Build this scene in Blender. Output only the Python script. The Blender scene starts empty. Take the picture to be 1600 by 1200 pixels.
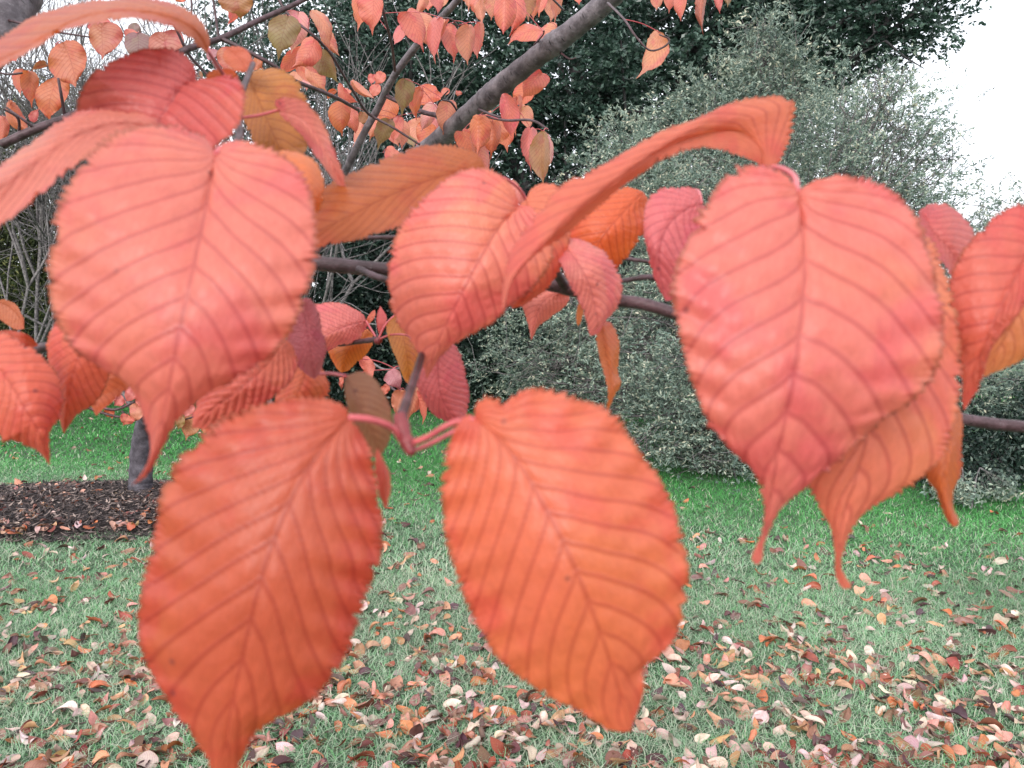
import bpy, math, random
import numpy as np
rng = np.random.default_rng(7); random.seed(7)
C = bpy.context.scene.collection
sc = bpy.context.scene
# ------------------------------------------------------------------ camera
PITCH = math.radians(5.71); FPX = 1200.0
CAM = np.array([0.0, 0.0, 1.5])
Fw = np.array([0, math.cos(PITCH), -math.sin(PITCH)]); Up = np.array([0, math.sin(PITCH), math.cos(PITCH)]); Rt = np.array([1.0, 0, 0])
cd = bpy.data.cameras.new('camera'); cam = bpy.data.objects.new('camera', cd); C.objects.link(cam)
cam.location = CAM; cam.rotation_euler = (math.pi/2 - PITCH, 0, 0)
cd.sensor_width = 36; cd.lens = 27; cd.clip_start = 0.02; cd.clip_end = 1000
cd.dof.use_dof = True; cd.dof.focus_distance = 3.2; cd.dof.aperture_fstop = 13.5
sc.camera = cam
def P(x, y, d):
    x = np.asarray(x, float); y = np.asarray(y, float); d = np.asarray(d, float)
    return CAM + d[..., None]*(Fw + ((x-800)/FPX)[..., None]*Rt - ((y-600)/FPX)[..., None]*Up)
def ground(x, y):
    v = Fw + (x-800)/FPX*Rt - (y-600)/FPX*Up
    k = -CAM[2]/v[2]
    return CAM + k*v
def project(p):
    r = np.asarray(p) - CAM; d = r@Fw
    return 800 + FPX*(r@Rt)/d, 600 - FPX*(r@Up)/d, d
# ------------------------------------------------------------------ light: thin bright overcast
SUN_EL, SUN_AZ = math.radians(30), math.radians(200)
w = bpy.data.worlds.new("World"); sc.world = w; w.use_nodes = True
nt = w.node_tree; nt.nodes.clear()
sky = nt.nodes.new('ShaderNodeTexSky'); sky.sky_type = 'NISHITA'; sky.sun_disc = False
sky.sun_elevation = SUN_EL; sky.sun_rotation = SUN_AZ; sky.air_density = 1.0; sky.dust_density = 3.0
mixc = nt.nodes.new('ShaderNodeMix'); mixc.data_type = 'RGBA'; mixc.inputs[0].default_value = 0.82
tcs = nt.nodes.new('ShaderNodeTexCoord'); ns = nt.nodes.new('ShaderNodeTexNoise'); ns.inputs['Scale'].default_value = 2.2; ns.inputs['Detail'].default_value = 5
rs = nt.nodes.new('ShaderNodeValToRGB'); rs.color_ramp.elements[0].position = .3; rs.color_ramp.elements[1].position = .7
rs.color_ramp.elements[0].color = (10.0, 10.3, 11.0, 1); rs.color_ramp.elements[1].color = (12.2, 12.5, 13.2, 1)
nt.links.new(tcs.outputs['Generated'], ns.inputs['Vector']); nt.links.new(ns.outputs['Fac'], rs.inputs['Fac'])
nt.links.new(sky.outputs[0], mixc.inputs[6]); nt.links.new(rs.outputs[0], mixc.inputs[7])
bg = nt.nodes.new('ShaderNodeBackground'); bg.inputs['Strength'].default_value = 0.10
out = nt.nodes.new('ShaderNodeOutputWorld'); nt.links.new(mixc.outputs[2], bg.inputs[0]); nt.links.new(bg.outputs[0], out.inputs[0])
sd = bpy.data.lights.new('sun', 'SUN'); sd.energy = 1.5; sd.angle = math.radians(25); sd.color = (1.0, .97, .93)
sun = bpy.data.objects.new('sun', sd); C.objects.link(sun)
# sun behind the viewer's left shoulder, veiled by cloud
sun.rotation_euler = (math.pi/2 - SUN_EL, 0, math.radians(-20))
sc.view_settings.view_transform = 'Standard'; sc.view_settings.look = 'None'
sc.view_settings.exposure = 0.76; sc.view_settings.gamma = 1.0
sc.cycles.use_denoising = True; sc.cycles.max_bounces = 8; sc.cycles.transmission_bounces = 4
# ------------------------------------------------------------------ helpers
def lin(c, k=1.0):
    a = np.array(c, float)/255
    a = np.where(a <= .04045, a/12.92, ((a+.055)/1.055)**2.4)*k
    return tuple(a)
def tag(o, label=None, cat=None, group=None, kind=None):
    if label: o['label'] = label
    if cat: o['category'] = cat
    if group: o['group'] = group
    if kind: o['kind'] = kind
    return o
def empty(name, loc, label, cat, group=None):
    o = bpy.data.objects.new(name, None); C.objects.link(o); o.location = tuple(loc); o.empty_display_size = .05
    return tag(o, label, cat, group)
def mesh_from(name, verts, faces, uv=None, attr=None, smooth=True):
    """faces: (M,k) array; uv: per-vertex (N,2); attr: dict name->(N,) float"""
    verts = np.asarray(verts, np.float32); faces = np.asarray(faces, np.int32); m = bpy.data.meshes.new(name)
    M, k = faces.shape
    m.vertices.add(len(verts)); m.vertices.foreach_set('co', verts.ravel())
    m.loops.add(M*k); m.loops.foreach_set('vertex_index', faces.ravel())
    m.polygons.add(M); m.polygons.foreach_set('loop_start', np.arange(0, M*k, k, dtype=np.int32))
    m.polygons.foreach_set('loop_total', np.full(M, k, np.int32))
    m.update(calc_edges=True)
    if smooth: m.polygons.foreach_set('use_smooth', np.ones(M, bool))
    if uv is not None:
        l = m.uv_layers.new(name='UVMap'); l.data.foreach_set('uv', np.asarray(uv, np.float32)[faces.ravel()].ravel())
    for n, a in (attr or {}).items():
        at = m.attributes.new(n, 'FLOAT', 'POINT'); at.data.foreach_set('value', np.asarray(a, np.float32))
    return m
def link(name, mesh, mat, parent=None, origin=None, color=None):
    o = bpy.data.objects.new(name, mesh); C.objects.link(o)
    if mat and not mesh.materials: mesh.materials.append(mat)
    if parent is not None: o.parent = parent
    elif origin is not None: o.location = tuple(origin)
    if color is not None: o.color = (*color, 1)
    return o
def cr(pts, n=10):
    """Catmull-Rom through pts (any dimension)"""
    p = np.asarray(pts, float)
    if len(p) < 3: 
        return p
    q = np.vstack([2*p[0]-p[1], p, 2*p[-1]-p[-2]]); o = []
    tt = np.linspace(0, 1, n, endpoint=False)[:, None]
    for i in range(1, len(q)-2):
        a, b, c, d = q[i-1], q[i], q[i+1], q[i+2]
        o.append(.5*((2*b) + (c-a)*tt + (2*a-5*b+4*c-d)*tt**2 + (3*b-a-3*c+d)*tt**3))
    return np.vstack(o + [p[-1:]])
def resample(c, n, pw=1.0):
    s = np.r_[0, np.cumsum(np.linalg.norm(np.diff(c, axis=0), axis=1))]; s /= s[-1]
    t = np.linspace(0, 1, n)**pw
    return np.stack([np.interp(t, s, c[:, i]) for i in range(c.shape[1])], 1)
def tube(pts, radii, sides=8, n=None, smooth=8, lump=0.0):
    c = cr(np.c_[np.asarray(pts, float), np.asarray(radii, float)], smooth) if len(pts) > 2 else np.c_[np.asarray(pts, float), np.asarray(radii, float)]
    if n: c = resample(c, n)
    p, r = c[:, :3], c[:, 3]
    if lump: r = r*(1+lump*rng.standard_normal(len(r)).cumsum()*.0 + lump*np.sin(np.arange(len(r))*1.7+rng.uniform(0, 6))*rng.uniform(.3, 1, len(r)))
    T = np.gradient(p, axis=0); T /= np.linalg.norm(T, axis=1)[:, None]+1e-12
    a = np.array([0.3, 0.2, 0.93]); A = np.cross(T, a); A /= np.linalg.norm(A, axis=1)[:, None]+1e-12; B = np.cross(T, A)
    th = np.arange(sides)*2*math.pi/sides
    V = p[:, None] + r[:, None, None]*(A[:, None]*np.cos(th)[None, :, None] + B[:, None]*np.sin(th)[None, :, None])
    N = len(p); i = np.arange(N-1)[:, None]*sides; j = np.arange(sides)[None]; jn = (j+1) % sides
    F = np.stack([i+j, i+jn, i+sides+jn, i+sides+j], -1).reshape(-1, 4)
    s = np.r_[0, np.cumsum(np.linalg.norm(np.diff(p, axis=0), axis=1))]
    uv = np.stack(np.broadcast_arrays((np.minimum(th, 2*math.pi-th)/math.pi)[None, :], s[:, None]), -1).reshape(-1, 2)
    V = V.reshape(-1, 3)
    # end caps: collapse to a slightly pushed out tip vertex ring
    V = np.vstack([V, p[:1]-T[:1]*r[0]*.4, p[-1:]+T[-1:]*r[-1]*.4]); uv = np.vstack([uv, [[0, 0]], [[0, s[-1]]]])
    c0, c1 = N*sides, N*sides+1
    jj = np.arange(sides); cap0 = np.stack([np.full(sides, c0), (jj+1) % sides, jj, jj], 1); cap1 = np.stack([np.full(sides, c1), (N-1)*sides+jj, (N-1)*sides+(jj+1) % sides, (N-1)*sides+(jj+1) % sides], 1)
    return V, F, uv, cap0[:, :3], cap1[:, :3]
def tube_mesh(name, tubes):
    """tubes: list of (pts, radii, sides[, lump]) joined into one mesh"""
    Vs, Fs, Us, tri, o = [], [], [], [], 0
    for t in tubes:
        V, F, U, c0, c1 = tube(t[0], t[1], t[2], lump=(t[3] if len(t) > 3 else 0))
        Vs.append(V); Us.append(U); Fs.append(F+o); tri += [c0+o, c1+o]; o += len(V)
    V = np.vstack(Vs); F = np.vstack(Fs); U = np.vstack(Us)
    T3 = np.vstack(tri)
    m = bpy.data.meshes.new(name)
    nf, ntr = len(F), len(T3)
    li = np.r_[F.ravel(), T3.ravel()].astype(np.int32)
    m.vertices.add(len(V)); m.vertices.foreach_set('co', V.astype(np.float32).ravel())
    m.loops.add(len(li)); m.loops.foreach_set('vertex_index', li)
    m.polygons.add(nf+ntr)
    m.polygons.foreach_set('loop_start', np.r_[np.arange(nf)*4, nf*4+np.arange(ntr)*3].astype(np.int32))
    m.polygons.foreach_set('loop_total', np.r_[np.full(nf, 4), np.full(ntr, 3)].astype(np.int32))
    m.update(calc_edges=True); m.polygons.foreach_set('use_smooth', np.ones(nf+ntr, bool))
    l = m.uv_layers.new(name='UVMap'); l.data.foreach_set('uv', U.astype(np.float32)[li].ravel())
    return m
# ------------------------------------------------------------------ materials
class NT:
    def __init__(s, name):
        s.m = bpy.data.materials.new(name); s.m.use_nodes = True; s.t = s.m.node_tree; s.t.nodes.clear()
        s.out = s.n('OutputMaterial')
    def n(s, t, **kw):
        x = s.t.nodes.new('ShaderNode'+t)
        for k, v in kw.items(): setattr(x, k, v)
        return x
    def l(s, a, b): s.t.links.new(a, b)
    def val(s, sock, v):
        if hasattr(v, 'links') or isinstance(v, bpy.types.NodeSocket): s.l(v, sock)
        else: sock.default_value = v
    def math(s, op, a, b=None, c=None, clamp=False):
        x = s.n('Math', operation=op, use_clamp=clamp); s.val(x.inputs[0], a)
        if b is not None: s.val(x.inputs[1], b)
        if c is not None: s.val(x.inputs[2], c)
        return x.outputs[0]
    def mix(s, f, a, b, bt='MIX'):
        x = s.n('Mix', data_type='RGBA', blend_type=bt); s.val(x.inputs[0], f); s.val(x.inputs[6], a); s.val(x.inputs[7], b); return x.outputs[2]
    def noise(s, vec, scale, detail=3, rough=.5, dist=0):
        x = s.n('TexNoise'); s.l(vec, x.inputs['Vector']); x.inputs['Scale'].default_value = scale; x.inputs['Detail'].default_value = detail
        x.inputs['Roughness'].default_value = rough; x.inputs['Distortion'].default_value = dist; return x.outputs['Fac']
    def ss(s, v, a, b):
        x = s.n('MapRange', interpolation_type='SMOOTHSTEP'); s.val(x.inputs[0], v); x.inputs[1].default_value = a; x.inputs[2].default_value = b; return x.outputs[0]
    def vec(s, x, y, z=0.0):
        c = s.n('CombineXYZ'); s.val(c.inputs[0], x); s.val(c.inputs[1], y); s.val(c.inputs[2], z); return c.outputs[0]
def leaf_material(name, vein_w=.10, vein_dark=.66, blotch=1.0, rough=.42, trans=.44, dry=False, spots=True):
    t = NT(name)
    oi = t.n('ObjectInfo'); tc = t.n('TexCoord'); geo = t.n('NewGeometry')
    ph = t.n('Attribute', attribute_name='vein').outputs['Fac']; vv = t.n('Attribute', attribute_name='across').outputs['Fac']; al = t.n('Attribute', attribute_name='along').outputs['Fac']
    off = t.n('VectorMath', operation='SCALE'); 
    offv = t.vec(t.math('MULTIPLY', oi.outputs['Random'], 37.0), t.math('MULTIPLY', oi.outputs['Random'], 91.0), 3.1)
    add = t.n('VectorMath', operation='ADD'); t.l(tc.outputs['Object'], add.inputs[0]); t.l(offv, add.inputs[1]); X = add.outputs[0]
    base = oi.outputs['Color']
    av = t.math('ABSOLUTE', vv)
    # pigment blotches: crimson patches towards the margin, paler orange patches
    n1 = t.noise(X, 30, 3, .55, .4); n2 = t.noise(X, 75, 3, .6); n3 = t.noise(X, 260, 2, .6); n4 = t.noise(X, 14, 2)
    red = t.mix(1.0, base, (.96, .62, .86, 1), 'MULTIPLY')
    orange = t.mix(1.0, base, (1.0, 1.26, .80, 1), 'MULTIPLY')
    k1 = t.math('MULTIPLY', t.ss(t.math('ADD', n1, t.math('MULTIPLY', av, .10)), .54, .72), .62*blotch)
    k2 = t.math('MULTIPLY', t.ss(t.math('ADD', n4, t.math('MULTIPLY', t.math('POWER', av, 4.0), .12)), .52, .72), .35*blotch)
    c = t.mix(k2, base, orange); c = t.mix(k1, c, red)
    mot = t.math('ADD', t.math('MULTIPLY', n2, .22), t.math('MULTIPLY', n3, .22)); 
    c = t.mix(1.0, c, t.vec(t.math('ADD', mot, .80), t.math('ADD', mot, .78), t.math('ADD', mot, .78)), 'MULTIPLY')
    # veins
    fr = t.math('ABSOLUTE', t.math('SUBTRACT', t.math('FRACT', ph), .5))          # .5 at the vein
    vn = t.ss(fr, .5-vein_w*1.6, .5)
    mid = t.math('SUBTRACT', 1.0, t.ss(av, .004, .035))
    # fine net of tertiary veins, crossing between the side veins
    tert = t.n('TexVoronoi', feature='DISTANCE_TO_EDGE'); t.l(t.vec(t.math('MULTIPLY', ph, 1.6), t.math('MULTIPLY', vv, 17.0), t.math('MULTIPLY', oi.outputs['Random'], 9.0)), tert.inputs['Vector']); tert.inputs['Scale'].default_value = 1.0
    tn = t.math('MULTIPLY', t.math('SUBTRACT', 1.0, t.ss(tert.outputs['Distance'], .0, .14)), .22)
    vm = t.math('MAXIMUM', t.math('MAXIMUM', vn, mid), tn)
    vc = t.mix(1.0, c, (vein_dark*1.08, vein_dark*.82, vein_dark*.95, 1), 'MULTIPLY')
    c = t.mix(t.math('MULTIPLY', vm, .8), c, vc)
    if spots:
        vo = t.n('TexVoronoi'); t.l(X, vo.inputs['Vector']); vo.inputs['Scale'].default_value = 95
        sep = t.n('SeparateColor'); t.l(vo.outputs['Color'], sep.inputs[0])
        sp = t.math('MULTIPLY', t.math('SUBTRACT', 1.0, t.ss(vo.outputs['Distance'], .05, .17)), t.math('GREATER_THAN', sep.outputs[0], .90))
        c = t.mix(t.math('MULTIPLY', sp, .55), c, (.10, .035, .05, 1))
    # thin browned margin
    mg = t.math('MULTIPLY', t.ss(t.math('ADD', av, t.math('MULTIPLY', n2, .08)), .985, 1.04), .6)
    c = t.mix(mg, c, (.22, .07, .03, 1))
    p = t.n('BsdfPrincipled'); t.l(c, p.inputs['Base Color']); 
    t.l(t.math('ADD', t.math('MULTIPLY', n2, .16), rough-.06), p.inputs['Roughness']); p.inputs['Specular IOR Level'].default_value = .55 if not dry else .3
    bump = t.n('Bump'); bump.inputs['Strength'].default_value = .45; bump.inputs['Distance'].default_value = .0006
    t.l(t.math('SUBTRACT', t.math('MULTIPLY', n3, .7), vm), bump.inputs['Height']); t.l(bump.outputs[0], p.inputs['Normal'])
    tr = t.n('BsdfTranslucent'); sat = t.n('HueSaturation'); sat.inputs['Saturation'].default_value = 1.12; sat.inputs['Value'].default_value = .95; t.l(c, sat.inputs['Color']); t.l(sat.outputs[0], tr.inputs[0])
    ms = t.n('MixShader'); ms.inputs[0].default_value = trans; t.l(p.outputs[0], ms.inputs[1]); t.l(tr.outputs[0], ms.inputs[2]); t.l(ms.outputs[0], t.out.inputs[0])
    return t.m
M_LEAF = leaf_material('leaf_near'); M_LEAFM = leaf_material('leaf_mid', vein_w=.1, vein_dark=.7, blotch=1.1, spots=True)
M_DRY = leaf_material('leaf_fallen', vein_w=.1, vein_dark=.7, blotch=.8, rough=.62, trans=.12, dry=True)
def bark(name, c1, c2, scale=1.0, lent=True, rough=.6):
    t = NT(name); tc = t.n('TexCoord'); uv = t.n('UVMap').outputs[0]
    sx = t.n('SeparateXYZ'); t.l(uv, sx.inputs[0])
    a = t.vec(t.math('MULTIPLY', sx.outputs[0], 3.0), t.math('MULTIPLY', sx.outputs[1], 14.0*scale))
    n1 = t.noise(tc.outputs['Object'], 22*scale, 5, .6); n2 = t.noise(tc.outputs['Object'], 160*scale, 4, .6)
    c = t.mix(t.ss(n1, .35, .68), (*c1, 1), (*c2, 1))
    h = t.math('ADD', t.math('MULTIPLY', n2, .5), n1)
    if lent:
        v = t.n('TexVoronoi'); t.l(t.vec(t.math('MULTIPLY', sx.outputs[0], 2.6), t.math('MULTIPLY', sx.outputs[1], 150.0*scale)), v.inputs['Vector']); v.inputs['Scale'].default_value = 1
        s2 = t.n('SeparateColor'); t.l(v.outputs['Color'], s2.inputs[0])
        L = t.math('MULTIPLY', t.math('SUBTRACT', 1.0, t.ss(v.outputs['Distance'], .1, .28)), t.math('GREATER_THAN', s2.outputs[0], .45))
        c = t.mix(t.math('MULTIPLY', L, .9), c, (c1[0]*.35, c1[1]*.33, c1[2]*.33, 1)); h = t.math('ADD', h, t.math('MULTIPLY', L, .6))
        # lichen and weather streaks
        lz = t.ss(t.noise(a, 2.2, 4, .7), .60, .72); c = t.mix(t.math('MULTIPLY', lz, .4), c, (.34, .33, .33, 1))
    c = t.mix(1.0, c, t.vec(t.math('ADD', n2, .5), t.math('ADD', n2, .5), t.math('ADD', n2, .5)), 'MULTIPLY')
    p = t.n('BsdfPrincipled'); t.l(c, p.inputs['Base Color']); p.inputs['Roughness'].default_value = rough
    b = t.n('Bump'); b.inputs['Strength'].default_value = .9; b.inputs['Distance'].default_value = .004/scale; t.l(h, b.inputs['Height']); t.l(b.outputs[0], p.inputs['Normal']); t.l(p.outputs[0], t.out.inputs[0])
    return t.m
M_BARK = bark('bark_limb', lin((74, 65, 70)), lin((124, 114, 119)))
M_TRUNK = bark('bark_trunk', lin((52, 47, 54)), lin((92, 86, 94)), .6, False, .75)
M_TWIG = bark('bark_twig', lin((54, 30, 32)), lin((88, 62, 68)), 3.0, True, .5)
M_BARE = bark('bark_pale', lin((78, 72, 74)), lin((134, 128, 128)), 1.5, False, .7)
M_DKBARK = bark('bark_dark', lin((45, 42, 44)), lin((80, 76, 78)), .5, False, .8)
def stalk_mat():
    t = NT('leaf_stalk'); tc = t.n('TexCoord'); n = t.noise(tc.outputs['Object'], 120, 3)
    c = t.mix(n, (*lin((150, 40, 60)), 1), (*lin((215, 110, 110)), 1))
    p = t.n('BsdfPrincipled'); t.l(c, p.inputs['Base Color']); p.inputs['Roughness'].default_value = .4; p.inputs['Subsurface Weight'].default_value = .0; t.l(p.outputs[0], t.out.inputs[0]); return t.m
M_STALK = stalk_mat()
def bud_mat():
    t = NT('bud_scales'); tc = t.n('TexCoord'); n = t.noise(tc.outputs['Object'], 300, 4)
    c = t.mix(n, (*lin((80, 20, 28)), 1), (*lin((150, 60, 62)), 1))
    p = t.n('BsdfPrincipled'); t.l(c, p.inputs['Base Color']); p.inputs['Roughness'].default_value = .45; t.l(p.outputs[0], t.out.inputs[0]); return t.m
M_BUD = bud_mat()
def foliage_mat(name, stops, rough=.4, spec=.5, trans=.2, vscale=1.0):
    t = NT(name); a = t.n('Attribute', attribute_name='tint').outputs['Fac']; geo = t.n('NewGeometry')
    n = t.noise(geo.outputs['Position'], .9, 3)
    r = t.n('ValToRGB'); e = r.color_ramp.elements
    while len(e) < len(stops): e.new(.5)
    for i, (pos, col) in enumerate(stops): e[i].position = pos; e[i].color = (*col, 1)
    t.l(a, r.inputs[0])
    c = t.mix(1.0, r.outputs[0], t.vec(t.math('ADD', n, .5), t.math('ADD', n, .5), t.math('ADD', n, .5)), 'MULTIPLY')
    p = t.n('BsdfPrincipled'); t.l(c, p.inputs['Base Color']); p.inputs['Roughness'].default_value = rough; p.inputs['Specular IOR Level'].default_value = spec
    tr = t.n('BsdfTranslucent'); t.l(c, tr.inputs[0]); ms = t.n('MixShader'); ms.inputs[0].default_value = trans
    t.l(p.outputs[0], ms.inputs[1]); t.l(tr.outputs[0], ms.inputs[2]); t.l(ms.outputs[0], t.out.inputs[0]); return t.m
M_EVER = foliage_mat('evergreen_leaves', [(0, lin((40, 56, 50))), (.6, lin((60, 86, 74))), (1, lin((112, 136, 120)))], .36, .6)
M_SILV = foliage_mat('silvery_leaves', [(0, lin((84, 102, 94))), (.35, lin((118, 138, 126))), (.75, lin((164, 176, 158))), (1, lin((214, 206, 182)))], .45, .5)
M_HEDGE = foliage_mat('hedge_leaves', [(0, lin((28, 42, 38))), (.7, lin((52, 72, 62))), (1, lin((120, 136, 120)))], .4, .5)
M_CONI = foliage_mat('conifer_sprays', [(0, lin((40, 52, 34))), (.7, lin((92, 104, 62))), (1, lin((150, 150, 90)))], .5, .4)
M_GRASS = foliage_mat('grass_blades', [(0, lin((62, 136, 66))), (.28, lin((98, 174, 94))), (.5, lin((132, 180, 132))), (.72, lin((164, 190, 160))), (.9, lin((198, 202, 180))), (1, lin((214, 204, 186)))], .55, .35, .3)
M_MULCH = foliage_mat('mulch_chips', [(0, lin((38, 32, 33))), (.55, lin((84, 72, 70))), (1, lin((166, 146, 136)))], .7, .3, 0)
def ground_mat():
    t = NT('lawn_soil'); geo = t.n('NewGeometry'); X = geo.outputs['Position']
    n1 = t.noise(X, 1.2, 4); n2 = t.noise(X, 40, 4, .7); n3 = t.noise(X, 200, 3, .7)
    c = t.mix(t.ss(n1, .35, .65), (*lin((76, 112, 78)), 1), (*lin((104, 124, 98)), 1)); c = t.mix(t.ss(n2, .45, .7), c, (*lin((60, 74, 56)), 1)); c = t.mix(t.ss(n3, .6, .75), c, (*lin((140, 140, 110)), 1))
    p = t.n('BsdfPrincipled'); t.l(c, p.inputs['Base Color']); p.inputs['Roughness'].default_value = .95
    b = t.n('Bump'); b.inputs['Strength'].default_value = 1; b.inputs['Distance'].default_value = .02; t.l(n3, b.inputs['Height']); t.l(b.outputs[0], p.inputs['Normal'])
    t.l(p.outputs[0], t.out.inputs[0]); return t.m
def soil_mat():
    t = NT('mulch_soil'); geo = t.n('NewGeometry'); X = geo.outputs['Position']
    n2 = t.noise(X, 60, 4, .7); c = t.mix(n2, (*lin((32, 25, 25)), 1), (*lin((76, 62, 58)), 1))
    p = t.n('BsdfPrincipled'); t.l(c, p.inputs['Base Color']); p.inputs['Roughness'].default_value = .9
    b = t.n('Bump'); b.inputs['Strength'].default_value = 1; b.inputs['Distance'].default_value = .03; t.l(n2, b.inputs['Height']); t.l(b.outputs[0], p.inputs['Normal']); t.l(p.outputs[0], t.out.inputs[0]); return t.m
# ------------------------------------------------------------------ ground
BED = ground(150, 795); BEDR = (1.8, .78)      # mulch bed: centre and radii
def in_bed(x, y, k=1.0): 
    a = np.arctan2(y-BED[1], x-BED[0]); wob = 1+.06*np.sin(3*a+1)+.04*np.sin(7*a)
    return ((x-BED[0])/BEDR[0])**2 + ((y-BED[1])/BEDR[1])**2 < (k*wob)**2
m = mesh_from('lawn', [(-400, -60, 0), (400, -60, 0), (400, 700, 0), (-400, 700, 0)], [(0, 1, 2, 3)], smooth=False)
tag(link('lawn', m, ground_mat()), kind='structure')
nr, na = 14, 72
ang = np.arange(na)*2*math.pi/na; wob = 1+.06*np.sin(3*ang+1)+.04*np.sin(7*ang)
rr = np.linspace(0, 1, nr)[:, None]
bx = BED[0]+rr*BEDR[0]*wob*np.cos(ang); by = BED[1]+rr*BEDR[1]*wob*np.sin(ang); bz = .005+.06*(1-rr**4)*(0.6+.4*np.sin(bx*9)*np.cos(by*11))
V = np.stack([bx, by, np.broadcast_to(bz, bx.shape)], -1).reshape(-1, 3)
i = np.arange(nr-1)[:, None]*na; j = np.arange(na)[None]
Fq = np.stack([i+j, i+na+j, i+na+(j+1) % na, i+(j+1) % na], -1).reshape(-1, 4)
tag(link('mulch_bed', mesh_from('mulch_bed', V, Fq), soil_mat()), kind='structure')
n = 15000
a = rng.uniform(0, 2*math.pi, n); r = np.sqrt(rng.uniform(0, 1.18, n)); px = BED[0]+r*BEDR[0]*np.cos(a)*1.02; py = BED[1]+r*BEDR[1]*np.sin(a)*1.02
pz = .02+.06*np.maximum(0, 1-r**4)+rng.uniform(-.01, .015, n)
def random_quads(pos, L, W, tint, flat=.0, dirs=None, bend=.25):
    """leaf shaped faces (kites) at pos with random orientation"""
    n = len(pos)
    if dirs is None:
        d = rng.standard_normal((n, 3)); d[:, 2] *= (1-flat)
    else: d = dirs.copy()
    d /= np.linalg.norm(d, axis=1)[:, None]+1e-9
    o = rng.standard_normal((n, 3)); 
    if flat: o = o*(1-flat); 
    s = np.cross(d, o if not flat else o*0.35+np.array([0, 0, 1.0])); s /= np.linalg.norm(s, axis=1)[:, None]+1e-9
    nn = np.cross(d, s); L = np.asarray(L)[:, None]; W = np.asarray(W)[:, None]
    p0 = pos-d*L*.5; p2 = pos+d*L*.5; q1 = pos+s*W*.5+nn*L*bend*.3; q2 = pos-s*W*.5+nn*L*bend*.3
    V = np.stack([p0, q1, p2, q2], 1).reshape(-1, 3); F = np.arange(n*4).reshape(-1, 4)
    return V, F, np.repeat(tint, 4)
V, F, T = random_quads(np.c_[px, py, pz], rng.uniform(.015, .09, n), rng.uniform(.006, .022, n), rng.uniform(0, 1, n)**2, flat=.7)
tag(link('mulch_chips', mesh_from('mulch_chips', V, F, attr={'tint': T}, smooth=False), M_MULCH), 'dark bark chips spread round the small tree trunk', 'bark mulch', kind='stuff')
# grass
def smooth_noise(x, y, seed, f):
    r = np.random.default_rng(seed); v = 0
    for k in range(6):
        a, b, p = r.uniform(-1, 1, 3); v = v+np.sin((x*a+y*b)*f*(1+.35*k)*2+p*9)
    return v/6
def grass_batch(n, y0, y1, wmin, wmax, hmin, hmax):
    y = np.sqrt(rng.uniform(y0**2, y1**2, n)); x = rng.uniform(-1, 1, n)*(y*.78+.5)
    # tussocks
    k = smooth_noise(x, y, 3, 6)*.5+.5+rng.uniform(-.3, .3, n)
    keep = (~in_bed(x, y, .97)) | ((rng.uniform(0, 1, len(x)) < .40) & ~in_bed(x, y, .84)) | (rng.uniform(0, 1, len(x)) < .02); x, y, k = x[keep], y[keep], k[keep]; n = len(x)
    h = rng.uniform(hmin, hmax, n)*(.55+.75*np.clip(k, 0, 1)); w_ = rng.uniform(wmin, wmax, n)
    th = rng.uniform(0, 2*math.pi, n); ln = rng.uniform(.3, 3.0, n)
    d = np.c_[np.cos(th), np.sin(th), np.zeros(n)]; s = np.c_[-np.sin(th), np.cos(th), np.zeros(n)]
    b = np.c_[x, y, np.zeros(n)]; z = np.array([0, 0, 1.0])
    m1 = b+z*(h*.55)[:, None]+d*(h*ln*.25)[:, None]; tp = b+z*(h*.9)[:, None]+d*(h*ln*.95)[:, None]
    W = w_[:, None]
    V = np.stack([b-s*W, b+s*W, m1+s*W*.75, m1-s*W*.75, tp+s*W*.12, tp-s*W*.12], 1).reshape(-1, 3)
    i = np.arange(n)[:, None]*6
    F = np.concatenate([i+np.array([0, 1, 2, 3]), i+np.array([3, 2, 4, 5])], 0)
    # lush towards the shrubs and the far edge, pale and mossy in the open
    fargreen = 1/(1+np.exp(-(y-(5.7-.30*x))*2.2))
    pale = smooth_noise(x, y, 11, 1.1)*.5+.5
    base = .22+.50*(1-fargreen)*(.55+.6*pale)
    t = np.clip(base+rng.normal(0, .13, n)-fargreen*.1, 0, .8)
    straw = rng.uniform(0, 1, n) < (.04+.20*(1-fargreen)*(.4+pale)); t[straw] = rng.uniform(.85, 1, straw.sum())
    return V, F, np.repeat(t, 6)
def join(bs):
    o = 0; Vs, Fs, Ts = [], [], []
    for V, F, T in bs: Vs.append(V); Fs.append(F+o); Ts.append(T); o += len(V)
    return np.vstack(Vs), np.vstack(Fs), np.concatenate(Ts)
V, F, T = join([grass_batch(170000, 1.9, 4.2, .0008, .0019, .010, .034), grass_batch(170000, 4.2, 7.5, .0014, .0030, .012, .038), grass_batch(130000, 7.5, 13, .003, .006, .015, .045)])
tag(link('grass', mesh_from('grass', V, F, attr={'tint': T}), M_GRASS), 'short damp lawn grass, greener towards the shrubs', 'grass', kind='stuff')
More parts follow.
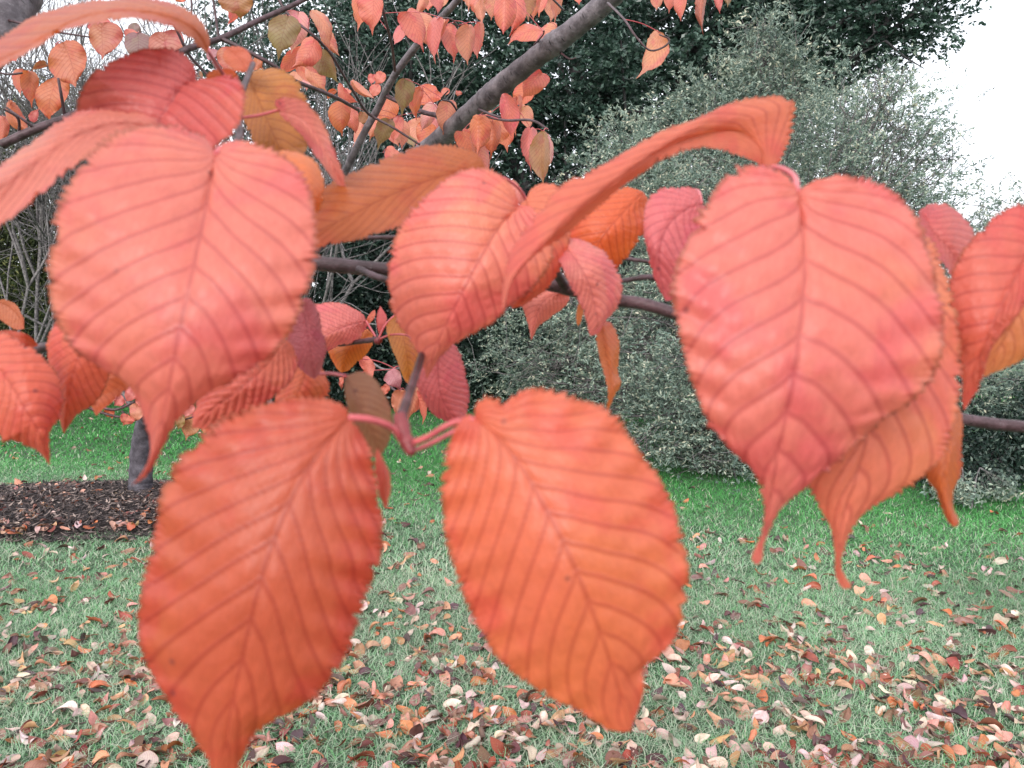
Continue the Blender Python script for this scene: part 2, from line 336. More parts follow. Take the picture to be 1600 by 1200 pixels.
# ------------------------------------------------------------------ background trees and shrubs
def leaf_cloud(blobs, n, L, W, tint_pow=1.5, clump=.16, front=.5, dirs_up=0.0, shell=(.45, 1.0), per=140, sprig=0):
    """blobs: (centre, radii, weight). Leaves gather in clumps spread through each blob; near side favoured."""
    ws = np.array([b[2] for b in blobs], float); ws /= ws.sum(); Ps, Ts, DD = [], [], []
    for (c, r, _), wgt in zip(blobs, ws):
        nb = int(n*wgt); nc = max(6, nb//per); u = rng.standard_normal((nc*2, 3)); u /= np.linalg.norm(u, axis=1)[:, None]
        u = u[(u[:, 1] < rng.uniform(-.2, 1.4, len(u))) | (rng.uniform(0, 1, len(u)) > front)][:nc]; nc = len(u)
        cc = np.array(c)+u*np.array(r)*(rng.uniform(shell[0], shell[1], nc)[:, None]); sz = rng.uniform(.5, 1.5, nc)*clump
        k = rng.integers(0, nc, nb); g = rng.standard_normal((nb, 3)); g *= np.minimum(1, 2.2/np.linalg.norm(g, axis=1))[:, None]
        pos = cc[k]+g*sz[k][:, None]*np.array([1, 1, .75]); bright = rng.uniform(0, 1, nc)
        if sprig:      # leaves strung along short arching shoots
            ns = max(1, nb//sprig); sd_ = rng.standard_normal((ns, 3)); sd_[:, 2] = np.abs(sd_[:, 2])*.7+.1; sd_ += (cc[k[:ns]]-np.array(c))/np.array(r)*.9; sd_ /= np.linalg.norm(sd_, axis=1)[:, None]
            q = rng.integers(0, ns, nb); st = rng.uniform(0, 1, nb); ln = rng.uniform(.6, 1.4, ns)[q]*clump*1.5
            pos = pos[:ns][q]+sd_[q]*(st*ln)[:, None]-np.array([0, 0, 1.])*(st**2*ln*.35)[:, None]+rng.normal(0, L[0]*.35, (nb, 3)); k = k[:ns][q]
            DD.append(sd_[q]+rng.normal(0, .55, (nb, 3))-np.array([0, 0, 1.])*(st*.5)[:, None])
        else: DD.append(rng.standard_normal((nb, 3)))
        Ps.append(pos); Ts.append(np.clip(rng.uniform(0, 1, nb)**tint_pow*.75+bright[k]*.42-.10, 0, 1))
    pos = np.vstack(Ps); T = np.concatenate(Ts); keep = pos[:, 2] > .04; pos, T = pos[keep], T[keep]; n = len(pos)
    dirs = np.vstack(DD)[keep]; dirs[:, 2] += dirs_up
    return random_quads(pos, rng.uniform(L[0], L[1], n), rng.uniform(W[0], W[1], n), T, dirs=dirs)
def grow(base, direction, length, radius, depth, out, spread=.6, kids=(2, 4), shrink=.68, wig=.15, up=.1, sides=4):
    """branching twig skeleton: appends (pts, radii, sides)"""
    p = np.array(base, float); d = np.array(direction, float); d /= np.linalg.norm(d); pts = [p.copy()]; k = 4
    for s in range(k):
        d = d+rng.standard_normal(3)*wig+np.array([0, 0, up*.3]); d /= np.linalg.norm(d); p = p+d*length/k; pts.append(p.copy())
    out.append((np.array(pts), np.linspace(radius, radius*.6, k+1), max(4, sides)))
    if depth <= 0: return
    for c in range(random.randint(*kids)):
        t = random.randint(2, k); q = rng.standard_normal(3); nd = d+q*spread+np.array([0, 0, up]); grow(pts[t], nd, length*shrink*random.uniform(.7, 1.2), radius*.58, depth-1, out, spread, kids, shrink, wig, up)
    grow(pts[-1], d+rng.standard_normal(3)*spread*.4, length*shrink, radius*.6, depth-1, out, spread, kids, shrink, wig, up)
def tube_fast(segs):
    """all segments as one 4-sided tube mesh, straight between points"""
    Vs, Fs, o = [], [], 0
    for pts, rad, sides in segs:
        p = np.asarray(pts); T = np.gradient(p, axis=0); T /= np.linalg.norm(T, axis=1)[:, None]+1e-9
        A = np.cross(T, [.31, .22, .92]); A /= np.linalg.norm(A, axis=1)[:, None]+1e-9; B = np.cross(T, A); th = np.arange(sides)*2*math.pi/sides
        V = (p[:, None]+np.asarray(rad)[:, None, None]*(A[:, None]*np.cos(th)[None, :, None]+B[:, None]*np.sin(th)[None, :, None])).reshape(-1, 3)
        i = np.arange(len(p)-1)[:, None]*sides; j = np.arange(sides)[None]; jn = (j+1) % sides
        Fs.append(np.stack([i+j, i+jn, i+sides+jn, i+sides+j], -1).reshape(-1, 4)+o); Vs.append(V); o += len(V)
    return np.vstack(Vs), np.vstack(Fs)
def at(x, y, d): return P(x, y, d)
def R_(px, d): return px/FPX*d
def blob(x, y, d, rx, ry, rdep, wgt=1.0):
    return (P(x, y, d), (R_(rx, d), rdep, R_(ry, d)), wgt)
def plant(name, label, cat, base, blobs, n, L, W, mat, barkmat, trunk_r, depth=3, group=None, fol='foliage', stem='trunk', twigs=0, **kw):
    o = empty(name, (base[0], base[1], 0), label, cat, group); org = np.array([base[0], base[1], 0.])
    V, F, T = leaf_cloud(blobs, n, L, W, **kw)
    link(fol, mesh_from(fol, V-org, F, attr={'tint': T}, smooth=False), mat, o)
    segs = []
    for (c, r, _w) in blobs:
        a = org+np.array([rng.uniform(-.12, .12), rng.uniform(-.12, .12), 0]); c = np.array(c); mid = a*.5+c*.5+np.array([(a-c)[0]*.22, (a-c)[1]*.2, 0]); mid[2] = max(.3, a[2]*.5+c[2]*.45)
        pts = cr([a, mid, c], 5); segs.append((pts, np.linspace(trunk_r, trunk_r*.35, len(pts)), 7))
        for q in range(7+twigs):
            u = rng.standard_normal(3); u /= np.linalg.norm(u); u[1] = -abs(u[1]) if q % 2 else u[1]
            st = pts[random.randint(len(pts)//2, len(pts)-1)]; e = c+u*np.array(r)*.95; md = (st+e)/2+rng.standard_normal(3)*np.array(r)*.12
            pp = cr([st, md, e], 4); segs.append((pp, np.linspace(trunk_r*.3, trunk_r*.06, len(pp)), 4))
            for z in range(3+twigs//3):
                s2 = pp[random.randint(2, len(pp)-1)]; e2 = s2+rng.standard_normal(3)*np.array(r)*.3; segs.append((np.array([s2, (s2+e2)/2+rng.standard_normal(3)*.05, e2]), np.array([trunk_r*.1, trunk_r*.07, trunk_r*.03]), 4))
    V, F = tube_fast(segs); link(stem, mesh_from(stem, V-org, F, uv=V[:, [0, 2]]), barkmat, o)
    return o
# big dark evergreen behind everything
plant('evergreen_tree', 'tall dark evergreen tree rising behind the silvery shrubs', 'tree', ground(1010, 640)*[1, 1, 0]+[0, 3, 0],
      [blob(900, 120, 14, 200, 170, 2.2, 1.5), blob(1080, 60, 14.5, 210, 140, 2.2, 1.2), blob(1260, 10, 14.5, 190, 115, 2, 1.0), blob(1390, 30, 14.3, 95, 75, 1.2, .4), blob(860, -60, 14.5, 260, 130, 2, .7), blob(1180, -110, 14.5, 260, 110, 2, .4), blob(770, 210, 13.5, 120, 150, 1.6, .7), blob(1240, 140, 14.2, 70, 60, 1, .2), blob(960, 320, 14, 190, 140, 2, .7)],
      150000, (.07, .13), (.035, .06), M_EVER, M_DKBARK, .26, clump=.30, per=170, tint_pow=1.5, shell=(.3, 1.0), sprig=16)
plant('evergreen_tree', 'dark green holly like tree behind the bare twiggy tree', 'tree', P(560, 640, 13.8)*[1, 1, 0],
      [blob(640, 90, 13.5, 120, 150, 1.6, 1), blob(560, 300, 13, 150, 140, 1.5, .8), blob(430, 110, 14.5, 130, 120, 1.4, .7), blob(620, 30, 14, 150, 90, 1.2, .4), blob(560, 450, 12.6, 140, 110, 1.4, .9), blob(330, 380, 13.5, 160, 130, 1.5, .4)],
      100000, (.06, .11), (.03, .05), M_EVER, M_DKBARK, .2, clump=.26, per=150, tint_pow=1.4, sprig=14)
plant('dark_hedge', 'dense shaded hedge closing the lawn beneath the tall evergreens', 'hedge', P(660, 655, 11.9)*[1, 1, 0],
      [blob(560, 560, 11.6, 110, 100, 1.0, 1), blob(700, 540, 11.3, 120, 115, 1.0, 1.1), blob(840, 530, 11.3, 120, 120, 1.0, .9), blob(400, 540, 11.9, 130, 90, 1.0, .7), blob(230, 530, 12.2, 140, 90, 1.0, .7), blob(60, 520, 12.4, 130, 90, 1, .6), blob(620, 450, 11.8, 130, 90, .9, .8), blob(980, 520, 11.3, 120, 130, 1.0, .7)],
      120000, (.05, .085), (.025, .04), M_HEDGE, M_DKBARK, .06, clump=.20, per=120, tint_pow=2.2, fol='foliage', stem='stems')
plant('conifer', 'yellow green feathery conifer at the far left of the lawn', 'tree', P(10, 640, 12.2)*[1, 1, 0],
      [blob(20, 380, 11.5, 95, 110, 1.1, 1), blob(60, 300, 12, 110, 90, 1.1, .8), blob(130, 210, 12.6, 120, 100, 1, .7), blob(-60, 250, 11.5, 120, 160, 1.2, .8), blob(40, 470, 11.2, 90, 60, .8, .4)],
      60000, (.05, .10), (.012, .025), M_CONI, M_DKBARK, .1, clump=.2, per=100, tint_pow=1.6, twigs=4)
# silvery shrubs
G_S = 'silvery green shrubs edging the lawn'
plant('silvery_shrub', 'broad silvery green shrub with small pale leaves sweeping down to the lawn', 'shrub', P(1190, 700, 7.7)*[1, 1, 0],
      [blob(1330, 300, 7.8, 165, 180, 1.1, 1.2), blob(1375, 175, 8.0, 62, 72, .6, .24), blob(1420, 250, 8.0, 62, 52, .5, .14), blob(1180, 330, 7.9, 200, 160, 1.0, 1.2), blob(1010, 330, 8.2, 130, 115, .8, .6), blob(1430, 420, 7.8, 100, 150, 1.0, .8), blob(1120, 520, 7.6, 220, 150, 1.0, 1.3), blob(1060, 640, 7.2, 150, 95, .7, .9), blob(1150, 700, 6.9, 110, 75, .5, .7), blob(960, 500, 8.4, 180, 150, .8, 1.0), blob(880, 560, 8.8, 150, 120, .7, .8), blob(1500, 560, 7.2, 150, 150, .9, .9), blob(1300, 640, 7.2, 150, 110, .8, .9), blob(1590, 420, 8.2, 90, 120, .7, .5)],
      215000, (.030, .052), (.009, .016), M_SILV, M_BARE, .045, clump=.15, per=110, sprig=14, group=G_S, tint_pow=1.3, stem='stems', twigs=16, shell=(.3, 1.05))
plant('silvery_shrub', 'taller thin topped silvery shrub standing behind the broad one', 'shrub', P(1200, 650, 9.6)*[1, 1, 0],
      [blob(1205, 140, 9.5, 55, 90, .5, .5), blob(1140, 200, 9.5, 110, 90, .7, .9), blob(1260, 220, 9.5, 90, 80, .6, .6), blob(1000, 240, 9.6, 90, 60, .6, .45), blob(1185, 60, 9.6, 34, 40, .3, .10), blob(1130, 330, 9.6, 160, 110, .9, .7)],
      48000, (.045, .075), (.014, .024), M_SILV, M_BARE, .05, clump=.16, per=70, sprig=12, group=G_S, tint_pow=1.2, stem='stems', twigs=10)
plant('silvery_shrub', 'sparse grey green shrub at the right edge against the white sky', 'shrub', P(1660, 700, 8.6)*[1, 1, 0],
      [blob(1620, 380, 8.8, 55, 60, .6, .35), blob(1670, 560, 8.6, 110, 130, .9, 1)],
      15000, (.04, .065), (.012, .02), M_SILV, M_BARE, .022, clump=.15, per=60, sprig=12, group=G_S, tint_pow=1.1, stem='stems', twigs=0)
plant('dark_shrub', 'low dark leaved shrub at the right edge of the lawn', 'shrub', P(1590, 770, 6.7)*[1, 1, 0],
      [blob(1570, 700, 6.7, 120, 85, .5, 1), blob(1500, 740, 6.4, 70, 60, .4, .5), blob(1660, 690, 6.7, 100, 110, .6, .8), blob(1400, 720, 7.2, 90, 70, .5, .5)],
      36000, (.03, .055), (.014, .024), M_HEDGE, M_DKBARK, .03, clump=.13, per=110, tint_pow=1.5, stem='stems')
plant('silvery_shrub', 'small leafy shoots springing from the grass under the right hand shrub', 'shrub', P(1500, 800, 5.85)*[1, 1, 0],
      [blob(1490, 770, 5.8, 40, 26, .15, 1), blob(1555, 765, 5.9, 35, 22, .12, .6)], 1500, (.03, .05), (.012, .02), M_SILV, M_BARE, .008, clump=.07, per=40, group=G_S, tint_pow=.8, stem='stems')
# bare twiggy trees on the left
G_B = 'bare twiggy trees behind the orange leaves'
def bare(label, x, ybase, d, lean, n0, length, rad, depth):
    b = P(x, ybase, d); b[2] = 0; o = empty('bare_tree', b, label, 'tree', G_B); seg = []
    tr = []
    for k in range(n0):
        a = rng.uniform(0, 2*math.pi); dr = np.array([math.cos(a)*.45+lean, math.sin(a)*.3, 1.0])
        grow(b+np.array([math.cos(a), math.sin(a), 0])*.08, dr, length*random.uniform(.85, 1.15), rad, depth, seg, .62, (2, 3), .76, .10, .16)
    n1 = [s for s in seg if s[1][0] > rad*.5]; n2 = [s for s in seg if s[1][0] <= rad*.5]
    V, F = tube_fast(n1); link('trunk', mesh_from('trunk', V-b, F, uv=V[:, [0, 2]]), M_BARE, o)
    V, F = tube_fast(n2); link('twigs', mesh_from('twigs', V-b, F, uv=V[:, [0, 2]]), M_BARE, o)
bare('pale bare twiggy tree with many thin grey shoots left of the tall evergreen', 440, 645, 9.8, .03, 4, 1.8, .045, 4)
bare('leafless grey tree spreading fine twigs against the sky at upper left', 230, 645, 10.2, -.06, 4, 2.0, .045, 5)
bare('thin bare tree at the far left beside the feathery conifer', 30, 640, 9.6, -.02, 4, 1.7, .035, 5)
# ------------------------------------------------------------------ leaves
def leaf_geometry(mid, L, R, d, el=0.0, er=0.0, rows=120, cols=14, teeth=44, amp=3.5, nv=8, quilt=.0012, ew=.0, arch=0.0, edgepow=1.6, seed=0):
    """mid/L/R: outlines in photo pixels from base to tip; d: depths along the midrib; el/er: how far each margin lies behind (+) or before (-) the midrib"""
    base, tip = mid[0], mid[-1]
    Mc = resample(cr(mid), rows)
    Lc = resample(cr([base]+list(L)+[tip]), rows); Rc = resample(cr([base]+list(R)+[tip]), rows)
    t = np.linspace(0, 1, rows); D = np.interp(t, np.linspace(0, 1, len(d)), d)
    if len(d) > 2: D = resample(cr(np.c_[np.linspace(0, 1, len(d)), d]), rows)[:, 1]
    def tooth(Cv, side):
        tg = np.gradient(Cv, axis=0); tg /= np.linalg.norm(tg, axis=1)[:, None]+1e-9
        nrm = np.stack([-tg[:, 1], tg[:, 0]], 1)*side
        ph_ = t*teeth + .12*np.sin(t*40+seed); ph_ = ph_+.35*np.sin(t*27+seed*3)+.2*np.sin(t*61+seed); f = ph_ % 1.0; rr_ = np.random.default_rng(int(seed*10)+(1 if side > 0 else 2)); jt = rr_.uniform(.15, 1.7, teeth+3)[np.clip(ph_.astype(int), 0, teeth+2)]; nk = (rr_.uniform(0, 1, teeth+3) < .06)[np.clip(ph_.astype(int), 0, teeth+2)]
        a = jt*amp*np.interp(t, [0, .06, .85, .97, 1], [0, 1, 1, .2, 0])*(.75+.5*np.sin(t*23+seed)**2)
        # finer irregular waves along the margin
        wv = amp*.22*(np.sin(t*19+seed)+np.sin(t*41+seed*2)*.6)*np.interp(t, [0, .1, .9, 1], [0, 1, 1, 0])
        return nrm*((f**1.2-.5)*a*1.2+wv-nk*amp*1.3*np.interp(t, [0, .05, .85, .9], [0, 1, 1, 0]))[:, None]
    # outward side: sign from geometry
    def outward(Cv):
        tg = np.gradient(Cv, axis=0); nrm = np.stack([-tg[:, 1], tg[:, 0]], 1); s = ((Cv-Mc)*nrm).sum()
        return 1 if s > 0 else -1
    tl, tr_ = tooth(Lc, outward(Lc)), tooth(Rc, outward(Rc))
    v = np.sin(np.linspace(0, 1, cols+1)*math.pi/2)*.35+np.linspace(0, 1, cols+1)*.65
    def side(Cv, tt, e):
        k = np.clip((v-.82)/.18, 0, 1)**2
        XY = Mc[:, None]+(Cv-Mc)[:, None]*v[None, :, None]+tt[:, None]*k[None, :, None]
        e = np.interp(t, np.linspace(0, 1, len(e)), e) if hasattr(e, '__len__') else np.full(rows, e)*np.interp(t, [0, .15, .8, 1], [.3, 1, 1, 0])
        Z = D[:, None]+e[:, None]*(v[None]**edgepow)+ew*np.sin(t*teeth*.19*6.28+seed*2)[:, None]*(v[None]**3)*np.interp(t, [0, .1, .9, 1], [0, 1, 1, 0])[:, None]
        return XY, Z
    XL, ZL = side(Lc, tl, el); XR, ZR = side(Rc, tr_, er)
    XY = np.concatenate([XL[:, :0:-1], XR], 1); Z = np.concatenate([ZL[:, :0:-1], ZR], 1)
    vs = np.concatenate([-v[:0:-1], v]); nc = len(vs)
    W = P(XY[..., 0], XY[..., 1], Z)
    av_ = np.abs(vs)[None]
    S = (t[:, None]-.42*av_**.78)/(1-.30*av_**.78)
    ph = (S-.05)*nv*1.2+ .10*np.sin(vs*5+seed)[None]+.16*np.sin(t[:, None]*11+vs[None]*3.5+seed*1.7)*av_+.25*(vs[None] > 0)*np.minimum(1, av_*6)
    # raised cells between sunken veins
    tu = np.gradient(W, axis=0); tv = np.gradient(W, axis=1); N = np.cross(tu, tv); N /= np.linalg.norm(N, axis=2)[..., None]+1e-12
    N = np.where(((N@Fw) > 0)[..., None], -N, N)
    cell = np.abs(np.sin(math.pi*(ph)))**.75     # veins at whole phases
    fade = (np.interp(t, [0, .05, .8, 1], [.2, 1, .8, 0])[:, None])*(1-np.abs(vs)**6*.4)[None]
    rip = .22*np.sin(np.abs(vs)*34+3*np.sin(ph*2)+seed)[None]*cell
    big = .5*np.sin(vs*4+t[:, None]*9+seed)*np.cos(t[:, None]*7-seed)
    H = quilt*.8*(cell*(1+rip)*fade+big*np.interp(t, [0, .2, .8, 1], [0, 1, 1, 0])[:, None]) - quilt*.9*np.exp(-(vs/.05)**2)[None]*np.interp(t, [0, .9, 1], [1, .8, 0])[:, None]
    W = W+N*H[..., None]
    i = np.arange(rows-1)[:, None]*nc; j = np.arange(nc-1)[None]
    F = np.stack([i+j, i+j+1, i+nc+j+1, i+nc+j], -1).reshape(-1, 4)
    att = {'vein': ph.ravel()+10, 'across': np.broadcast_to(vs[None], ph.shape).ravel(), 'along': np.broadcast_to(t[:, None], ph.shape).ravel()}
    return W.reshape(-1, 3), F, att
# make the shader's vein position (fract = .0/1.) match whole phases: |fract-.5| is .5 there
LS = 0
def near_leaf(parent, org, col, mid, L, R, d, label=None, stalk=None, mat=None, **kw):
    global LS; LS += 1
    V, F, att = leaf_geometry(mid, L, R, d, seed=LS*1.7, **kw)
    b = P(mid[0][0], mid[0][1], d[0])
    o = link('leaf', mesh_from('leaf', V-b, F, attr=att), mat or M_LEAF, parent, color=tuple(np.array(lin(col, LK))*1.0+.012)); o.location = tuple(b-org)
    if label: o['label'] = label
    if stalk is not None:
        pts = [P(*q[:3]) for q in stalk]; r0 = stalk[0][3] if len(stalk[0]) > 3 else .0009
        s = link('leaf_stalk', tube_mesh('leaf_stalk', [(np.array(pts)-b, np.full(len(pts), r0), 8)]), M_STALK, o)
    return o
LK = .94
PINK = (232, 130, 120); CORAL = (232, 128, 106); ORNG = (228, 124, 84); DORNG = (206, 98, 70); BROWN = (178, 116, 72); OLIVE = (158, 128, 78); ROSE = (218, 116, 122); PALE = (244, 170, 160); MAUVE = (200, 130, 136); PEACH = (232, 152, 118)
def spray(label, at_, cat='branch', name='leafy_branch'):
    b = P(*at_); return empty(name, b, label, cat, 'orange leaved branches near the viewer'), b
def twig(parent, org, pts, name='twig', mat=None, sides=10, lump=.05):
    """pts: (x,y,depth,radius m)"""
    A = np.array([P(p[0], p[1], p[2]) for p in pts])-org
    return link(name, tube_mesh(name, [(A, [p[3] for p in pts], sides, lump)]), mat or M_TWIG, parent)
def bud(parent, org, x, y, d, L, r, ang=0, name='bud'):
    a = P(x, y, d); e = P(x+math.cos(ang)*L, y-math.sin(ang)*L, d); pts = np.array([a, a*.6+e*.4, a*.2+e*.8, e])-org
    return link(name, tube_mesh(name, [(pts, [r*.7, r, r*.7, r*.15], 8)]), M_BUD, parent)
# ---- spray 1: centre twig with the two big leaves hanging low
s1, b1 = spray('leafy twig hanging in the centre, its two big orange leaves lowest and nearest', (640, 560, .30))
twig(s1, b1, [(690, 430, .47, .0018), (676, 500, .44, .0018), (657, 562, .39, .0019), (642, 608, .33, .0019), (626, 655, .28, .0022)], lump=.08)
twig(s1, b1, [(624, 648, .28, .0024), (628, 664, .278, .0030), (633, 682, .275, .0024), (637, 692, .274, .0029), (643, 710, .272, .0014)], name='twig_tip', mat=M_BUD)
bud(s1, b1, 640, 700, .272, 14, .0016, -1.1)
near_leaf(s1, b1, DORNG, [(545, 652), (505, 700), (462, 765), (425, 850), (398, 940), (375, 1040), (357, 1130), (345, 1235)],
    [(538, 635), (500, 622), (440, 624), (385, 638), (325, 672), (280, 720), (250, 780), (237, 850), (222, 925), (219, 990), (236, 1045), (260, 1092), (290, 1135), (312, 1165), (326, 1190), (333, 1215)],
    [(558, 668), (578, 705), (590, 770), (594, 840), (590, 890), (574, 912), (565, 962), (540, 1018), (508, 1068), (455, 1112), (404, 1142), (384, 1172), (368, 1205)],
    (.262, .25, .245, .25, .262), 'large dark orange leaf hanging at lower left', stalk=[(628, 690, .276, .0012), (612, 668, .27), (580, 656, .264), (545, 652, .262)], el=(.0, .012, .016, .012, 0), er=(.0, .014, .018, .012, 0), rows=360, cols=26, amp=7.9, teeth=62, nv=8, quilt=.0011, ew=.0015)
near_leaf(s1, b1, (230, 118, 86), [(742, 655), (775, 680), (815, 730), (850, 790), (882, 850), (912, 920), (942, 1000), (965, 1070), (985, 1143)],
    [(728, 650), (708, 675), (694, 720), (692, 780), (698, 840), (712, 900), (738, 960), (765, 1010), (800, 1050), (850, 1085), (900, 1108), (945, 1136), (965, 1143)],
    [(745, 630), (765, 620), (785, 626), (800, 618), (830, 606), (865, 612), (895, 622), (925, 630), (955, 645), (1000, 700), (1035, 755), (1060, 815), (1073, 875), (1075, 930), (1060, 985), (1035, 1020), (1006, 1040), (1003, 1085)],
    (.262, .252, .246, .25, .262), 'large orange leaf hanging lowest in the centre', stalk=[(640, 694, .274, .0011), (670, 682, .27), (705, 662, .265), (742, 655, .262)], el=(.0, .014, .02, .014, 0), er=(.0, .008, .012, .01, 0), rows=360, cols=26, amp=7.4, teeth=62, nv=9, quilt=.0010, ew=.0012)
link('leaf_stalk', tube_mesh('leaf_stalk', [(np.array([P(644, 705, .276), P(675, 692, .285), P(715, 670, .30), P(735, 650, .31)])-b1, [.0009]*4, 8)]), M_STALK, s1)
near_leaf(s1, b1, (176, 128, 96), [(541, 588), (560, 630), (580, 670), (594, 712)], [(540, 615), (550, 650), (566, 690), (582, 710)], [(565, 582), (590, 598), (610, 640), (610, 680), (600, 705)],
    (.36, .35, .35, .36), 'dull olive brown leaf behind the centre twig', stalk=[(500, 584, .38, .0008), (520, 584, .37), (541, 588, .36)], el=.01, er=.006, rows=90, cols=10, amp=1.6, teeth=36, quilt=.0009)
near_leaf(s1, b1, CORAL, [(590, 700), (600, 740), (602, 795)], [(586, 720), (590, 760), (597, 785)], [(602, 722), (611, 750), (607, 785)], (.31, .31, .315), 'thin coral leaf edge showing behind the large dark orange leaf', er=.012, el=.002, rows=60, cols=6, amp=1.5, quilt=.0005)
# ---- spray 2: upper left
s2, b2 = spray('leafy branch at upper left with a very large pink leaf hanging in front', (372, 200, .40))
twig(s2, b2, [(395, 100, .50, .0018), (380, 140, .46, .0018), (373, 180, .43, .002), (374, 215, .40, .0022), (352, 245, .34, .0018)], lump=.08)
twig(s2, b2, [(325, 75, .47, .0011), (333, 95, .46, .0011), (350, 118, .455, .0012), (380, 145, .455, .0013)], name='twig', mat=M_STALK)
near_leaf(s2, b2, (230, 128, 112), [(338, 240), (330, 280), (318, 340), (305, 400), (290, 470), (275, 540), (262, 610), (246, 690), (225, 735), (206, 758)],
    [(322, 218), (285, 201), (240, 194), (190, 205), (150, 235), (118, 275), (92, 325), (77, 385), (78, 440), (82, 480), (100, 520), (118, 545), (149, 566), (189, 588), (205, 604), (220, 636), (233, 675), (238, 712), (224, 738)],
    [(355, 222), (395, 224), (440, 240), (472, 272), (490, 325), (495, 375), (492, 420), (480, 465), (450, 524), (412, 563), (372, 588), (338, 607), (304, 632), (277, 660), (258, 692), (243, 722), (226, 745)],
    (.305, .285, .268, .262, .264, .275, .285), 'very large pink leaf at left with a long drip tip', stalk=[(352, 245, .335, .0012), (345, 232, .32), (338, 240, .305)], el=(.014, .016, .012, .014, .01, 0), er=(.014, .016, .014, .014, .008, 0), rows=370, cols=28, amp=7.4, teeth=72, nv=9, quilt=.0010, ew=.0012)
near_leaf(s2, b2, (210, 102, 98), [(306, 128), (280, 142), (262, 165), (245, 195), (225, 235), (205, 270)],
    [(302, 100), (275, 78), (235, 76), (190, 88), (150, 110), (128, 140), (118, 180), (125, 215), (160, 250)],
    [(330, 124), (360, 120), (380, 132), (386, 160), (378, 190), (358, 215), (335, 232), (290, 255), (240, 272)],
    (.40, .385, .38, .39, .41), 'dark red leaf with sunken veins above the large pink leaf', stalk=[(378, 180, .42, .0009), (345, 130, .405), (306, 128, .40)], el=(.0, .005, -.01, -.01, 0), er=(.0, -.012, -.02, -.01, 0), rows=230, cols=18, amp=4.5, teeth=52, nv=8, quilt=.0018)
near_leaf(s2, b2, (200, 104, 70), [(325, 80), (300, 45), (250, 24), (190, 18), (130, 30), (75, 58), (30, 85), (-60, 120)],
    [(327, 62), (312, 32), (275, 8), (215, -2), (150, 2), (95, 12), (55, 26), (0, 62), (-50, 90)],
    [(321, 82), (292, 57), (250, 38), (200, 31), (150, 36), (100, 48), (60, 74), (0, 104), (-50, 135)],
    (.42, .40, .385, .375, .36, .35, .34), 'long arching orange brown leaf seen edge on across the top left corner', el=(0, .035, .045, .045, .03, 0), er=(0, -.02, -.03, -.025, -.02, 0), rows=220, cols=14, amp=3.6, teeth=57, quilt=.0011, stalk=[(350, 118, .45, .001), (338, 100, .435), (325, 80, .42)])
near_leaf(s2, b2, (224, 130, 112), [(250, 200), (180, 195), (120, 212), (70, 245), (20, 280), (-70, 340)],
    [(235, 182), (190, 174), (145, 172), (95, 188), (45, 225), (0, 262), (-50, 300)],
    [(250, 215), (190, 222), (140, 245), (90, 285), (45, 325), (0, 357), (-60, 395)],
    (.35, .335, .32, .31, .30, .29), 'pink orange leaf curving out of the left edge', el=(0, .02, .03, .03, .02, 0), er=(0, -.012, -.02, -.018, -.01, 0), rows=210, cols=16, amp=4.5, teeth=48, quilt=.0013)
near_leaf(s2, b2, (196, 120, 56), [(388, 118), (405, 160), (425, 205), (450, 262)], [(382, 135), (380, 175), (392, 215), (425, 255)], [(410, 107), (440, 110), (468, 130), (482, 165), (486, 210), (470, 250)],
    (.52, .51, .5, .5), 'golden brown leaf underside right of the dark red leaf', el=.01, er=.02, rows=180, cols=12, amp=3.3, teeth=48, quilt=.001, stalk=[(392, 105, .52, .0008), (388, 112, .52), (388, 118, .52)])
near_leaf(s2, b2, (236, 148, 134), [(436, 172), (470, 185), (500, 220), (520, 258), (540, 292)], [(428, 158), (450, 152), (480, 160), (505, 192), (522, 230), (536, 270)], [(440, 182), (462, 200), (486, 232), (508, 262), (528, 288)],
    (.44, .43, .43, .43, .44), 'curled peach leaf beside the golden brown one', el=(0, -.01, -.02, -.02, 0), er=(0, .01, .02, .015, 0), rows=180, cols=10, amp=3.0, teeth=48, quilt=.0009, stalk=[(378, 184, .43, .0008), (405, 180, .435), (436, 172, .44)])
near_leaf(s2, b2, (230, 130, 78), [(430, 240), (460, 262), (480, 300), (470, 350)], [(425, 260), (430, 300), (450, 340)], [(452, 236), (490, 250), (507, 285), (502, 320), (485, 345)],
    (.36, .35, .345, .35), 'light orange leaf tucked behind the large pink leaf', el=.01, er=.015, rows=90, cols=10, amp=2.5, teeth=34, quilt=.001)
near_leaf(s2, b2, (212, 112, 84), [(388, 112), (375, 92), (355, 75)], [(372, 112), (352, 98), (348, 84)], [(396, 102), (388, 80), (368, 72)], (.5, .5, .5), 'small upright leaf tip above the dark red leaf', rows=60, cols=8, amp=1.2, quilt=.0006)
near_leaf(s2, b2, (228, 118, 66), [(372, 120), (350, 118), (322, 122)], [(362, 108), (338, 108), (325, 114)], [(365, 128), (345, 134), (328, 132)], (.46, .455, .45), rows=60, cols=8, amp=1.2, quilt=.0006)
